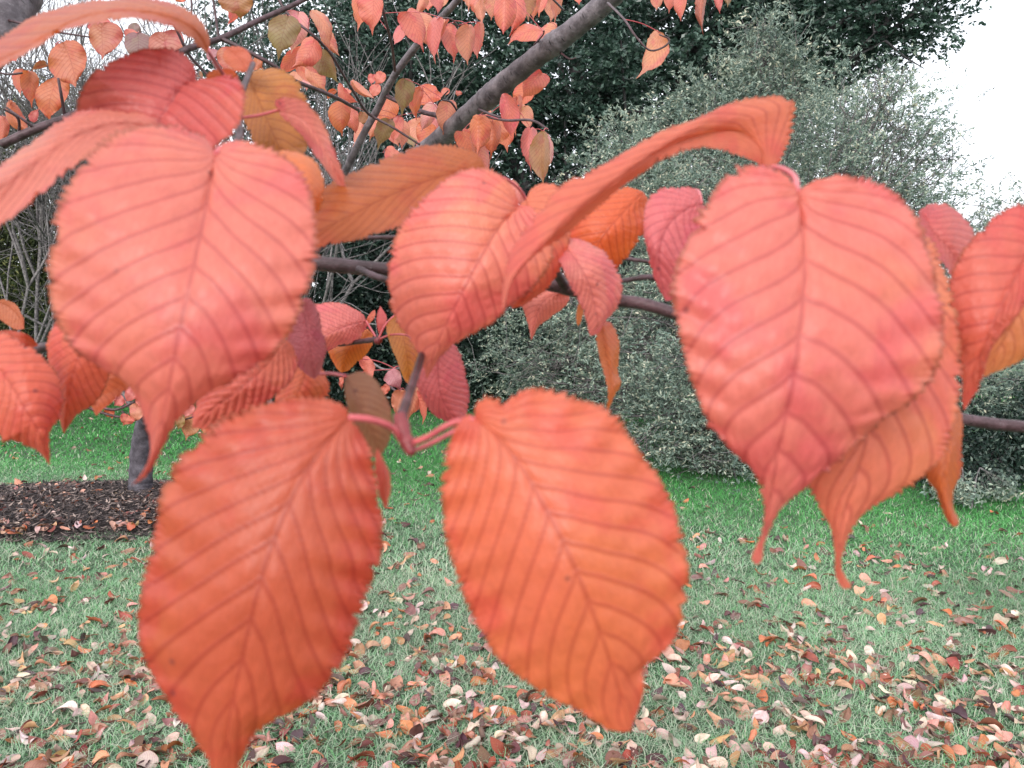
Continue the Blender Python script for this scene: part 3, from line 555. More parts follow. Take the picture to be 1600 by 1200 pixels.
# ---- spray 3: right hand big leaves
s3, b3 = spray('leafy branch at right carrying the overlapping large pink leaves', (1188, 262, .36))
twig(s3, b3, [(1215, 470, .40, .002), (1212, 380, .38, .002), (1200, 310, .37, .002), (1188, 264, .36, .0022)], lump=.08)
bud(s3, b3, 1188, 266, .355, 8, .0022, 1.6)
near_leaf(s3, b3, (232, 128, 114), [(1246, 300), (1252, 350), (1258, 420), (1252, 500), (1240, 580), (1228, 650), (1214, 720), (1202, 790), (1192, 835), (1182, 883)],
    [(1235, 282), (1205, 264), (1165, 262), (1130, 280), (1100, 325), (1072, 375), (1052, 430), (1055, 480), (1064, 525), (1081, 595), (1104, 655), (1145, 700), (1180, 732), (1192, 765), (1196, 800), (1190, 832), (1182, 850), (1174, 872)],
    [(1258, 292), (1285, 278), (1325, 278), (1370, 290), (1410, 318), (1438, 360), (1458, 420), (1470, 480), (1472, 540), (1455, 590), (1420, 630), (1370, 662), (1320, 708), (1268, 752), (1225, 786), (1204, 824), (1194, 850), (1191, 875)],
    (.285, .272, .262, .258, .262, .272, .28), 'largest pink leaf at right with bulging veins and a drip tip', stalk=[(1188, 264, .345, .0012), (1215, 262, .32), (1240, 275, .30), (1246, 300, .285)], el=(.0, .018, .014, .012, .01, .004, 0), er=(.0, .018, .016, .014, .012, .004, 0), rows=370, cols=28, amp=7.4, teeth=67, nv=8, quilt=.0017, ew=.0015)
near_leaf(s3, b3, (230, 128, 102), [(1330, 330), (1360, 430), (1372, 520), (1365, 620), (1345, 720), (1320, 800), (1309, 870), (1322, 920)],
    [(1290, 380), (1260, 480), (1250, 580), (1250, 680), (1262, 752), (1282, 790), (1298, 830), (1304, 870), (1306, 900), (1316, 918)],
    [(1400, 330), (1450, 370), (1478, 430), (1495, 500), (1502, 570), (1498, 640), (1476, 704), (1446, 738), (1407, 766), (1372, 784), (1340, 815), (1322, 850), (1314, 885), (1330, 916)],
    (.33, .315, .305, .30, .30, .305, .31), 'large coral leaf showing behind and right of the largest pink leaf', el=.006, er=(0, .012, .014, .01, .005, 0), rows=330, cols=22, amp=7.9, teeth=67, nv=8, quilt=.0014, stalk=[(1212, 300, .37, .0011), (1270, 310, .35), (1330, 330, .33)])
near_leaf(s3, b3, (220, 118, 92), [(1192, 260), (1185, 228), (1150, 205), (1095, 212), (1030, 236), (965, 280), (900, 330), (845, 385), (802, 435), (785, 488)],
    [(1212, 262), (1226, 235), (1238, 200), (1243, 165), (1232, 152), (1190, 153), (1140, 163), (1085, 188), (1030, 205), (980, 236), (925, 268), (880, 290), (835, 340), (800, 390), (786, 445)],
    [(1172, 250), (1130, 237), (1085, 233), (1045, 246), (995, 276), (935, 322), (880, 368), (825, 410), (796, 450), (790, 478)],
    (.385, .38, .37, .355, .34, .33, .32, .315, .31, .305), 'long twisted red orange leaf arching across the upper middle', el=(0, .012, .02, .02, .015, .01, .01, 0), er=(0, -.008, -.012, .01, .025, .03, .02, 0), rows=330, cols=18, amp=4.5, teeth=78, nv=9, quilt=.0007, stalk=[(1188, 266, .362, .001), (1190, 262, .375), (1192, 260, .385)])
near_leaf(s3, b3, (216, 112, 62), [(1478, 620), (1482, 680), (1475, 740), (1478, 780), (1492, 824)], [(1455, 640), (1448, 700), (1446, 740), (1462, 770), (1474, 800), (1484, 818)], [(1500, 640), (1503, 690), (1502, 730), (1490, 765), (1488, 790), (1498, 815)],
    (.34, .335, .33, .33, .33), 'narrow golden orange leaf tip hanging behind the right leaves', el=.008, er=.015, rows=180, cols=10, amp=2.4, teeth=40, quilt=.0008)
s3b, b3b = spray('leafy branch entering from the right edge with a broad red leaf', (1600, 430, .36))
twig(s3b, b3b, [(1700, 380, .40, .0022), (1650, 400, .38, .002), (1612, 372, .36, .002)], lump=.06)
near_leaf(s3b, b3b, (220, 108, 92), [(1612, 372), (1590, 430), (1560, 490), (1535, 550), (1515, 600), (1506, 642)],
    [(1600, 322), (1560, 335), (1525, 368), (1498, 405), (1483, 445), (1484, 490), (1496, 540), (1502, 590), (1503, 625)],
    [(1622, 420), (1606, 470), (1575, 510), (1545, 550), (1537, 585), (1524, 615)],
    (.33, .325, .32, .32, .325, .33), 'broad red leaf at the right edge', el=(0, .01, .015, .012, 0), er=(0, -.006, -.012, -.008, 0), rows=250, cols=18, amp=4.8, teeth=52, nv=8, quilt=.0012)
near_leaf(s3b, b3b, (232, 140, 96), [(1650, 350), (1625, 420), (1590, 490), (1560, 545), (1538, 590)], [(1615, 372), (1582, 430), (1550, 480), (1534, 525), (1536, 560)], [(1690, 420), (1670, 500), (1620, 550), (1580, 572), (1552, 582)],
    (.36, .35, .345, .345, .35), 'pale orange leaf under the broad red leaf at the right edge', el=(0, -.004, -.006, -.004, 0), er=.015, rows=210, cols=16, amp=4.2, teeth=48, quilt=.0011, stalk=[(1612, 372, .36, .001), (1635, 352, .36), (1650, 350, .36)])
near_leaf(s3b, b3b, (212, 108, 100), [(1436, 330), (1465, 370), (1490, 400), (1500, 440)], [(1434, 350), (1450, 385), (1468, 410), (1485, 432)], [(1460, 318), (1492, 328), (1515, 350), (1522, 380), (1512, 420)],
    (.45, .44, .44, .45), 'dark pink leaf between the right hand leaves', el=-.01, er=.02, rows=90, cols=12, amp=2, teeth=30, quilt=.0016)
# ---- spray 4: long horizontal branch with the middle leaves
s4, b4 = spray('long dark branch crossing the middle, with pink leaves round its centre', (860, 440, .60))
twig(s4, b4, [(300, 395, .66, 0.00680), (420, 402, .65, 0.00640), (495, 411, .64, 0.00624), (605, 422, .62, 0.00576), (720, 430, .61, 0.00544), (830, 440, .60, 0.00512), (885, 450, .60, 0.00560), (940, 466, .59, 0.00496), (1000, 474, .58, 0.00480), (1055, 490, .575, 0.00464), (1180, 530, .57, 0.00448), (1300, 590, .565, 0.00448), (1420, 632, .56, 0.00440), (1505, 655, .56, 0.00432), (1600, 667, .56, 0.00448), (1720, 672, .56, 0.0048), (2100, 700, .60, .0052), (2700, 720, .7, .006)], name='branch', sides=14, lump=.04)
twig(s4, b4, [(885, 452, .60, .004), (872, 430, .58, .0035), (862, 410, .55, .003), (852, 385, .52, .002)], lump=.1)
twig(s4, b4, [(495, 384, .66, .0016), (540, 374, .65, .0018), (605, 371, .64, .0018), (690, 372, .63, .0018)], lump=.08)
twig(s4, b4, [(830, 446, .6, .003), (960, 440, .66, .0022), (1012, 433, .67, .0026), (1045, 440, .68, .003), (1120, 448, .68, .003)], lump=.15)
twig(s4, b4, [(960, 402, .7, .0016), (1000, 407, .7, .0018), (1035, 412, .7, .0018), (1090, 420, .7, .0018)], lump=.1)
twig(s4, b4, [(560, 420, .62, .003), (590, 433, .6, .0026), (620, 440, .59, .0024)], lump=.1)
near_leaf(s4, b4, (238, 138, 120), [(812, 322), (780, 355), (752, 400), (725, 450), (700, 500), (680, 545), (667, 592)],
    [(800, 292), (775, 270), (738, 262), (700, 278), (655, 315), (622, 360), (607, 410), (608, 460), (622, 502), (645, 535), (660, 570)],
    [(832, 325), (852, 350), (862, 385), (852, 425), (825, 455), (796, 475), (765, 506), (722, 528), (690, 552), (676, 575)],
    (.40, .385, .378, .38, .39, .40), 'large pink leaf in the centre hanging from the dark branch', el=(0, .012, .016, .012, 0), er=(0, .016, .02, .012, 0), rows=290, cols=22, amp=4.9, teeth=70, nv=9, quilt=.0016, stalk=[(852, 385, .50, .001), (840, 345, .46), (812, 322, .40)])
near_leaf(s4, b4, (230, 128, 96), [(822, 312), (835, 350), (842, 400), (832, 450), (800, 482)], [(808, 330), (800, 380), (795, 430), (795, 465)], [(835, 292), (862, 288), (890, 310), (892, 360), (880, 410), (855, 450), (822, 475)],
    (.46, .45, .445, .445, .45), 'coral leaf half hidden behind the centre pink leaf', el=.01, er=.015, rows=190, cols=14, amp=3.3, teeth=52, quilt=.0012)
near_leaf(s4, b4, (240, 150, 140), [(826, 318), (815, 300), (800, 285), (785, 281)], [(820, 306), (808, 286), (796, 280)], [(818, 318), (800, 312), (790, 296)], (.52, .51, .51, .51), rows=60, cols=8, amp=1, quilt=.0008)
near_leaf(s4, b4, (186, 98, 50), [(760, 265), (715, 268), (660, 285), (600, 310), (545, 338), (470, 375)],
    [(745, 240), (705, 228), (655, 230), (605, 246), (555, 268), (510, 290), (470, 330)],
    [(750, 300), (700, 335), (640, 350), (600, 362), (550, 378), (500, 386), (465, 398)],
    (.46, .45, .44, .43, .42, .41), 'brown orange leaf underside left of the centre pink leaf', el=(0, .02, .025, .02, 0), er=(0, -.012, -.018, -.012, 0), rows=220, cols=16, amp=3.3, teeth=55, nv=9, quilt=.0009, stalk=[(852, 388, .52, .001), (815, 300, .49), (760, 265, .46)])
near_leaf(s4, b4, (226, 106, 62), [(1005, 300), (975, 330), (945, 365), (925, 400), (905, 440)], [(975, 293), (935, 305), (900, 330), (885, 365), (885, 405)], [(1014, 320), (1010, 355), (990, 385), (972, 410), (950, 430), (925, 440)],
    (.54, .53, .525, .53, .54), 'bright orange leaf under the long twisted leaf', el=.012, er=.02, rows=190, cols=14, amp=3.3, teeth=48, quilt=.0013)
near_leaf(s4, b4, (240, 146, 134), [(868, 378), (895, 400), (918, 440), (930, 480), (934, 505), (922, 525)], [(870, 400), (882, 430), (898, 462), (912, 490), (918, 512)], [(890, 372), (925, 382), (955, 405), (972, 440), (966, 475), (948, 500), (935, 520)],
    (.47, .455, .45, .455, .46, .465), 'pale pink leaf with fine pleats below the bright orange leaf', el=(0, -.004, -.004, 0), er=(0, .016, .02, .014, 0), rows=190, cols=14, amp=2.7, teeth=48, nv=9, quilt=.0015, stalk=[(860, 400, .54, .001), (862, 385, .5), (868, 378, .47)])
near_leaf(s4, b4, (238, 136, 118), [(880, 452), (850, 470), (836, 500), (830, 532)], [(850, 453), (812, 452), (808, 462), (820, 485), (826, 508)], [(890, 462), (880, 480), (860, 495), (842, 508), (834, 524)],
    (.64, .635, .63, .63), 'small pleated pink leaf beneath the dark branch', el=.012, er=.015, rows=90, cols=12, amp=1.5, teeth=30, nv=9, quilt=.0015, stalk=[(888, 452, .61, .001), (885, 450, .625), (880, 452, .64)])
near_leaf(s4, b4, (224, 120, 74), [(938, 505), (945, 545), (952, 585), (955, 610), (950, 642)], [(932, 520), (935, 555), (945, 590), (950, 620), (948, 636)], [(955, 505), (968, 540), (965, 580), (970, 600), (960, 618)],
    (.5, .5, .5, .5, .5), 'narrow rusty leaf hanging limp below the pale pink leaf', el=-.008, er=.02, rows=90, cols=8, amp=1.4, teeth=26, quilt=.0009, stalk=[(934, 470, .56, .0008), (936, 490, .52), (938, 505, .5)])
near_leaf(s4, b4, (224, 130, 82), [(908, 468), (906, 490), (903, 510)], [(902, 480), (900, 500)], [(912, 482), (908, 502)], (.58, .58, .58), rows=40, cols=5, amp=.6, quilt=.0003)
near_leaf(s4, b4, (226, 120, 122), [(1096, 318), (1068, 330), (1045, 350), (1030, 385), (1032, 430), (1040, 470)],
    [(1085, 297), (1055, 291), (1025, 300), (1008, 325), (1005, 360), (1014, 395), (1022, 435)], [(1105, 340), (1100, 380), (1090, 420), (1070, 455), (1050, 468)],
    (.46, .45, .445, .44, .445, .45), 'crinkled rose pink leaf left of the largest right leaf', el=.012, er=.01, rows=200, cols=14, amp=3.3, teeth=45, nv=8, quilt=.0018, stalk=[(1085, 297, .5, .0011), (1092, 300, .48), (1096, 318, .46)])
# ---- spray 5: mid-distance spray in the gap at centre left
s5, b5 = spray('small spray of pink and orange leaves round a red bud in the centre gap', (590, 530, .75))
twig(s5, b5, [(500, 538, .80, .0026), (530, 538, .79, .0024), (560, 534, .77, .0026), (590, 530, .75, .003)], sides=8, lump=.1)
bud(s5, b5, 586, 534, .75, 12, .004, .3); bud(s5, b5, 590, 528, .75, 9, .0028, -.9)
near_leaf(s5, b5, (240, 138, 130), [(572, 502), (545, 508), (520, 518), (495, 532), (470, 548)], [(562, 488), (535, 476), (505, 474), (475, 482), (462, 510)], [(570, 515), (552, 535), (530, 540), (510, 548), (485, 556)],
    (.78, .76, .75, .75, .77), 'pleated pink leaf left of the red bud', el=.01, er=.02, rows=180, cols=14, amp=2.2, teeth=52, nv=10, quilt=.0022, stalk=[(588, 528, .75, .0012), (580, 515, .765), (572, 502, .78)])
near_leaf(s5, b5, (226, 128, 66), [(576, 515), (556, 532), (540, 555), (535, 582)], [(560, 512), (530, 525), (512, 542), (522, 568), (530, 580)], [(584, 528), (575, 550), (555, 568), (545, 578)], (.82, .81, .81, .82), 'orange leaf below the pleated pink leaf', el=.02, er=.02, rows=80, cols=10, amp=1.2, teeth=32, nv=9, quilt=.0012)
near_leaf(s5, b5, (216, 132, 72), [(618, 492), (628, 520), (636, 555), (640, 600)], [(602, 510), (608, 535), (620, 565), (630, 590)], [(638, 488), (652, 505), (662, 540), (655, 575), (648, 592)], (.76, .75, .75, .76), 'golden brown leaf right of the red bud', el=-.012, er=.03, rows=80, cols=10, amp=1.2, teeth=32, nv=9, quilt=.0012, stalk=[(592, 528, .75, .0012), (602, 508, .755), (618, 492, .76)])
near_leaf(s5, b5, (228, 118, 118), [(690, 540), (684, 575), (690, 620), (712, 655), (735, 668)], [(664, 548), (650, 575), (652, 605), (672, 640), (700, 658)], [(702, 530), (718, 555), (728, 590), (731, 630), (728, 655)], (.56, .55, .545, .55, .56), 'rose leaf with dark pleats right of the centre twig', el=.012, er=.02, rows=190, cols=14, amp=2.4, teeth=52, nv=9, quilt=.0018)
near_leaf(s5, b5, (214, 100, 96), [(592, 522), (588, 500), (594, 478)], [(589, 510), (589, 492)], [(602, 508), (604, 494)], (.76, .76, .77), rows=50, cols=5, amp=.5, quilt=.0005)
near_leaf(s5, b5, (224, 122, 92), [(572, 506), (580, 495), (586, 484)], [(573, 498), (580, 488)], [(578, 505), (586, 494)], (.79, .79, .8), rows=40, cols=4, amp=.5, quilt=.0005)
link('leaf_stalk', tube_mesh('leaf_stalk', [(np.array([P(592, 530, .75), P(612, 523, .74), P(635, 524, .72), P(650, 535, .70), P(668, 545, .64), P(690, 540, .56)])-b5, [.001]*6, 8)]), M_STALK, s5)
# ---- spray 6 and 7: left
s6, b6 = spray('leafy branch at the left edge with a ragged tipped orange pink leaf', (60, 540, .50))
twig(s6, b6, [(-60, 560, .56, .004), (10, 552, .54, .0038), (60, 545, .52, .0034), (130, 528, .50, .003)], sides=10, lump=.08)
near_leaf(s6, b6, (228, 116, 92), [(-15, 560), (10, 590), (35, 630), (55, 665), (70, 700), (78, 728)], [(-30, 600), (-25, 650), (0, 689), (20, 686), (50, 699), (66, 712)], [(0, 520), (34, 534), (67, 558), (91, 586), (98, 618), (94, 650), (78, 672), (78, 700)],
    (.40, .39, .385, .385, .39, .40), 'ragged tipped orange pink leaf at the left edge', el=.01, er=.016, rows=220, cols=16, amp=4.2, teeth=45, nv=8, quilt=.0014, stalk=[(10, 552, .54, .001), (-10, 545, .46), (-15, 560, .40)])
near_leaf(s6, b6, (222, 112, 88), [(150, 500), (128, 540), (112, 590), (104, 640), (100, 678)], [(110, 490), (85, 510), (74, 545), (80, 590), (90, 635), (96, 665)], [(175, 540), (170, 590), (150, 625), (120, 650), (106, 668)],
    (.44, .43, .43, .43, .44), 'orange leaf half hidden behind the very large pink leaf', el=.012, er=.012, rows=200, cols=14, amp=3.3, teeth=45, quilt=.0012)
near_leaf(s6, b6, (224, 118, 82), [(165, 560), (158, 600), (152, 630), (150, 650)], [(135, 575), (125, 610), (140, 630), (147, 643)], [(200, 570), (205, 600), (180, 625), (160, 640)], (.48, .48, .48, .48), rows=90, cols=10, amp=2, teeth=30, quilt=.001)
near_leaf(s6, b6, (202, 114, 78), [(-10, 470), (12, 478), (28, 492), (38, 514)], [(-8, 490), (8, 505), (25, 515)], [(8, 468), (25, 476), (36, 495)], (.6, .6, .6, .6), 'small yellowish brown leaf at the left edge', rows=60, cols=8, amp=1.2, quilt=.0008)
near_leaf(s6, b6, (206, 96, 72), [(-20, 528), (10, 524), (35, 528), (60, 540)], [(0, 517), (30, 518), (50, 528)], [(0, 535), (28, 540), (48, 543)], (.45, .45, .45, .46), rows=60, cols=6, amp=1, quilt=.0006)
s7, b7 = spray('cluster of pink and mauve leaves behind the two large left leaves', (440, 540, .48))
twig(s7, b7, [(430, 440, .60, .003), (445, 500, .56, .0028), (452, 545, .52, .0026), (440, 580, .49, .002)], lump=.08)
near_leaf(s7, b7, (204, 116, 122), [(470, 470), (478, 505), (484, 545), (492, 592)], [(455, 480), (448, 520), (460, 560), (480, 585)], [(486, 470), (500, 505), (508, 545), (502, 578)], (.46, .455, .455, .46), 'mauve pink pleated leaf beside the very large pink leaf', el=.012, er=.012, rows=190, cols=14, amp=2.2, teeth=45, nv=10, quilt=.0020)
near_leaf(s7, b7, (230, 122, 106), [(445, 530), (425, 560), (395, 590), (365, 615), (330, 640), (300, 668)], [(415, 530), (385, 548), (350, 575), (325, 605), (305, 640)], [(458, 545), (462, 575), (445, 605), (410, 630), (370, 650), (325, 668)],
    (.42, .41, .40, .40, .41, .42), 'bulging coral leaf between the two large left leaves', el=.012, er=.008, rows=220, cols=16, amp=3.3, teeth=50, nv=9, quilt=.0024)
near_leaf(s7, b7, (232, 128, 92), [(480, 560), (475, 590), (462, 620), (445, 660)], [(455, 565), (440, 590), (432, 620), (435, 645)], [(500, 575), (514, 600), (510, 622), (485, 640), (460, 655)], (.50, .49, .49, .49), 'peach orange leaf under the mauve one', el=.01, er=.015, rows=180, cols=12, amp=3.0, teeth=43, quilt=.0014)
near_leaf(s7, b7, (226, 116, 96), [(400, 620), (370, 640), (345, 665), (325, 700)], [(370, 615), (340, 635), (325, 660), (320, 685)], [(410, 640), (395, 670), (365, 690), (340, 698)], (.44, .44, .44, .44), rows=80, cols=10, amp=2, teeth=30, quilt=.0014)
# ------------------------------------------------------------------ mid-distance leaves: one template bent to each place
TEMPLS = [[(.35, -.02), (.78, .07), (1.0, .25), (.97, .44), (.74, .64), (.38, .79), (.12, .87), (.06, .94)],
          [(.45, -.05), (.86, .03), (1.0, .18), (.98, .36), (.80, .55), (.46, .71), (.15, .80), (.08, .90)],
          [(.25, .01), (.62, .10), (.93, .28), (1.0, .47), (.82, .68), (.46, .83), (.17, .90), (.06, .96)],
          [(.30, -.01), (.70, .06), (1.0, .22), (.90, .38), (.84, .52), (.50, .68), (.22, .76), (.10, .86)]]
MIDS = {}
def mid_leaf(parent, org, x0, y0, x1, y1, hw, col, bend=0.0, d=None, label=None, anchors=None, real=.105):
    global LS; LS += 1
    a = np.array([x0, y0], float); b = np.array([x1, y1], float); L = np.linalg.norm(b-a); ax = (b-a)/L; px_ = np.array([-ax[1], ax[0]])
    if d is None: d = real*FPX/max(L, 1.9*hw*1.25)
    full = .36*max(L, 2*hw); k = math.sqrt(max(0, full**2-hw**2))/FPX*d
    bn = lambda s: px_*bend*L*4*s*(1-s)
    asym = random.uniform(.78, 1.28); TEMPL = random.choice(TEMPLS); TB = random.choice(TEMPLS) if random.random() < .4 else TEMPL; bend += random.uniform(-.06, .06)
    mid = [a+ax*L*s+bn(s) for s in (0, .25, .5, .75, 1)]
    Lo = [a+ax*L*s+bn(s)+px_*hw*w_*asym for w_, s in TEMPL]; Ro = [a+ax*L*s+bn(s)-px_*hw*w_/asym for w_, s in TB]
    mode = random.choice([0, 0, 1]); sg = random.choice([-1, 1]); e1, e2 = (k*sg, -k*sg) if mode == 0 else (k, k*.9)
    dl = np.array([0, -.006, -.008, -.004, .006])*random.uniform(-1.2, 2.6)+d
    V, F, att = leaf_geometry([tuple(p) for p in mid], Lo, Ro, dl, el=e1, er=e2, rows=46, cols=6, teeth=15, amp=.9*L/90, nv=8, quilt=.0016, ew=random.uniform(.002, .008), seed=LS*1.3)
    bb = P(x0, y0, d)
    o = link('leaf', mesh_from('leaf', V-bb, F, attr=att), M_LEAFM, parent, color=tuple(np.array(lin(col, LK))*.90+.040)); o.location = tuple(bb-org)
    if label: o['label'] = label
    # stalk to the nearest twig
    if anchors is not None and len(anchors):
        q = anchors[np.argmin(np.linalg.norm(anchors-bb, axis=1))]; v = q-bb; l = np.linalg.norm(v)
        if l > .14: v = v*(.03/l)
        m_ = v*.5+np.array([0, 0, .004]); s = link('leaf_stalk', tube_mesh('leaf_stalk', [(np.array([[0, 0, 0], m_, v]), [.0009]*3, 5)]), M_STALK, o)
    return o
def branch_thing(name, label, cat, org, tubes, group=None):
    """tubes: (partname, material, [(x,y,d,r)...], sides)"""
    o = empty(name, org, label, cat, group); anchors = []
    for nm, mat, pts, sides in tubes:
        A = np.array([P(p[0], p[1], p[2]) for p in pts]); anchors.append(cr(A, 10) if len(A) > 2 else A)
        link(nm, tube_mesh(nm, [(A-org, [p[3] for p in pts], sides, .05)]), mat, o)
    return o, np.vstack(anchors)
# the tree in the mulch bed: leaning trunk whose limb comes up and over towards the viewer
org = ground(222, 778); org[2] = 0
tb = org.copy()
tt = [(221, 792, 6.06, .18), (221, 778, 6.06, .122), (220, 764, 6.06, .096), (220, 745, 6.06, .088), (222, 700, 6.03, .084), (232, 655, 5.9, .078), (262, 600, 5.4, .082), (320, 530, 4.5, .072), (400, 452, 3.7, .062), (490, 375, 3.1, .054)]
tree, anc = branch_thing('cherry_tree', 'tree leaning from the mulch bed, its smooth grey limb crossing the top centre', 'tree', org, [
    ('trunk', M_TRUNK, tt, 16),
    ('limb', M_BARK, [(488, 377, 3.1, 0.0352), (590, 298, 2.7, 0.0334), (680, 224, 2.4, 0.0312), (740, 172, 2.22, 0.0295), (768, 148, 2.15, 0.0321), (790, 128, 2.1, 0.0286), (840, 88, 2.0, 0.0268), (866, 68, 1.95, 0.0295), (888, 52, 1.92, 0.0260), (950, 0, 1.82, 0.0251), (1040, -90, 1.7, 0.0238)], 20),
    ('limb', M_BARK, [(500, 368, 3.0, 0.0150), (537, 275, 2.75, 0.0130), (565, 215, 2.65, 0.0123), (590, 170, 2.6, 0.0123), (612, 125, 2.5, 0.0116), (640, 85, 2.42, 0.0116), (680, 38, 2.3, 0.0107), (715, 0, 2.2, 0.0097), (760, -60, 2.1, 0.0088)], 14),
    ('branch', M_TWIG, [(604, 150, 2.55, .0075), (630, 162, 2.5, .008), (660, 175, 2.45, .008), (695, 182, 2.38, .008), (725, 185, 2.26, .007)], 8),
    ('twig', M_TWIG, [(590, -20, 2.0, .004), (602, 30, 2.05, .004), (612, 70, 2.2, .004), (617, 110, 2.45, .005)], 7),
    ('twig', M_TWIG, [(425, -20, 1.9, .0035), (450, 22, 1.9, .0035), (488, 54, 1.9, .0035), (515, 82, 1.95, .0035), (535, 115, 2.0, .0035), (555, 148, 2.1, .0035), (575, 177, 2.2, .004), (612, 198, 2.2, .0035), (656, 226, 2.2, .003)], 7),
    ('twig', M_TWIG, [(745, 170, 2.2, .0045), (785, 183, 1.9, .003), (810, 165, 1.8, .0025)], 7),
    ('twig', M_TWIG, [(760, 182, 2.15, .004), (790, 188, 1.75, .003), (830, 188, 1.6, .0028), (856, 202, 1.55, .0025)], 7),
    ('twig', M_TWIG, [(718, 180, 2.3, .003), (705, 160, 2.2, .003), (690, 155, 2.1, .0025), (700, 142, 2.05, .002)], 6),
    ('twig', M_TWIG, [(950, 5, 1.7, .003), (975, 30, 1.5, .0022), (992, 55, 1.45, .002), (1014, 78, 1.45, .0018), (1036, 74, 1.45, .0018), (1046, 62, 1.45, .0018), (1030, 54, 1.45, .0012)], 7),
    ('twig', M_TWIG, [(715, 40, 2.2, .003), (705, 30, 1.9, .002), (690, 28, 1.8, .0018)], 6),
    ('twig', M_TWIG, [(880, 15, 1.9, .003), (860, -5, 1.7, .002), (840, -25, 1.7, .002)], 6),
    ('twig', M_TWIG, [(835, 70, 2.0, .003), (848, 55, 1.9, .002), (850, 48, 1.85, .0018)], 6),
    ('twig', M_TWIG, [(875, 82, 1.95, .003), (890, 92, 1.9, .002), (900, 90, 1.9, .0012)], 6),
])
ML = [ # x0,y0,x1,y1,halfwidth,colour,bend
(451, 25, 435, 96, 26, OLIVE, .03), (492, 62, 452, 108, 20, CORAL, -.08), (486, 17, 514, 80, 12, PEACH, -.12), (500, 80, 530, 131, 16, OLIVE, .05), (484, 100, 511, 143, 15, PEACH, .05), (462, 112, 452, 138, 12, PEACH, 0),
(535, 159, 535, 214, 17, (224, 124, 76), .02), (585, -10, 582, 57, 20, CORAL, .03), (636, 18, 662, 83, 18, CORAL, -.07), (634, 37, 616, 70, 9, PINK, .05), (683, 30, 681, 101, 12, PINK, .05), (697, 41, 709, 101, 15, CORAL, -.05), (732, 39, 731, 103, 15, PEACH, .06),
(748, -12, 749, 27, 12, CORAL, 0), (768, -12, 767, 33, 12, PEACH, 0), (789, -14, 786, 54, 18, CORAL, .03), (822, -14, 826, 35, 16, BROWN, .04), (845, -14, 842, 28, 14, CORAL, 0), (869, -14, 866, 38, 10, (216, 126, 92), 0), (672, -14, 669, 17, 12, CORAL, 0), (686, -16, 684, 22, 11, PINK, 0), (730, -16, 728, 8, 12, PEACH, 0),
(850, 49, 793, 71, 15, CORAL, .12), (847, 114, 814, 159, 17, CORAL, .08), (788, 146, 798, 215, 15, (226, 112, 104), -.08), (821, 166, 827, 205, 11, PEACH, 0), (829, 200, 830, 269, 13, PINK, .08), (849, 205, 849, 287, 16, (196, 136, 88), .02),
(748, 180, 745, 248, 17, ORNG, 0), (730, 195, 716, 240, 14, ORNG, 0), (776, 182, 769, 234, 19, (226, 122, 82), 0), (700, 158, 692, 212, 16, PEACH, .03), (672, 192, 662, 236, 19, (226, 124, 78), -.04), (658, 182, 686, 205, 7, PINK, -.15), (598, 113, 585, 134, 9, CORAL, 0), (633, 123, 628, 184, 16, OLIVE, .02), (684, 142, 652, 172, 17, (224, 112, 80), .15), (700, 138, 690, 150, 6, CORAL, 0),
(612, 150, 594, 192, 16, (218, 120, 74), 0), (608, 186, 590, 236, 15, OLIVE, 0), (622, 188, 628, 234, 15, PEACH, 0), (590, 182, 577, 222, 11, PEACH, .05), (592, 132, 582, 152, 9, CORAL, 0), (604, 232, 636, 250, 12, CORAL, .08), (652, 222, 690, 240, 12, (230, 120, 104), .05), (545, 140, 528, 160, 7, CORAL, .15), (530, 130, 560, 160, 8, CORAL, .12),
(1030, 50, 993, 124, 19, PEACH, -.14), (1100, -12, 1099, 55, 8, (206, 120, 92), .03), (1068, -12, 1064, 34, 10, CORAL, 0), (1048, -14, 1045, 22, 10, CORAL, 0), (1030, -16, 1026, 16, 10, PEACH, 0), (1122, -14, 1125, 22, 7, PINK, 0), (1138, -14, 1137, 12, 7, OLIVE, 0), (903, -20, 905, 8, 10, CORAL, 0), (760, 168, 752, 200, 12, PEACH, 0), (722, 205, 740, 262, 14, ORNG, 0), (640, 205, 648, 232, 12, OLIVE, 0), (566, 175, 560, 200, 8, BROWN, 0),
]
for q in ML: mid_leaf(tree, org, *q[:5], q[5], q[6], anchors=anc)
xr = random.Random(5)
for q in xr.sample([m_ for m_ in ML if m_[0] < 870], 42):
    dx = xr.choice([-1, 1])*xr.uniform(12, 24); dy = xr.uniform(-8, 14); l = math.hypot(q[2]-q[0], q[3]-q[1]); dd = .105*FPX/max(l, 1.9*q[4]*1.25)*1.12
    mid_leaf(tree, org, q[0]+dx, q[1]+dy, q[2]+dx+xr.uniform(-12, 12), q[3]+dy-xr.uniform(0, 12), q[4]*xr.uniform(.6, .95), xr.choice([PEACH, CORAL, ORNG, PEACH, PALE]), xr.uniform(-.1, .1), d=dd, anchors=anc)
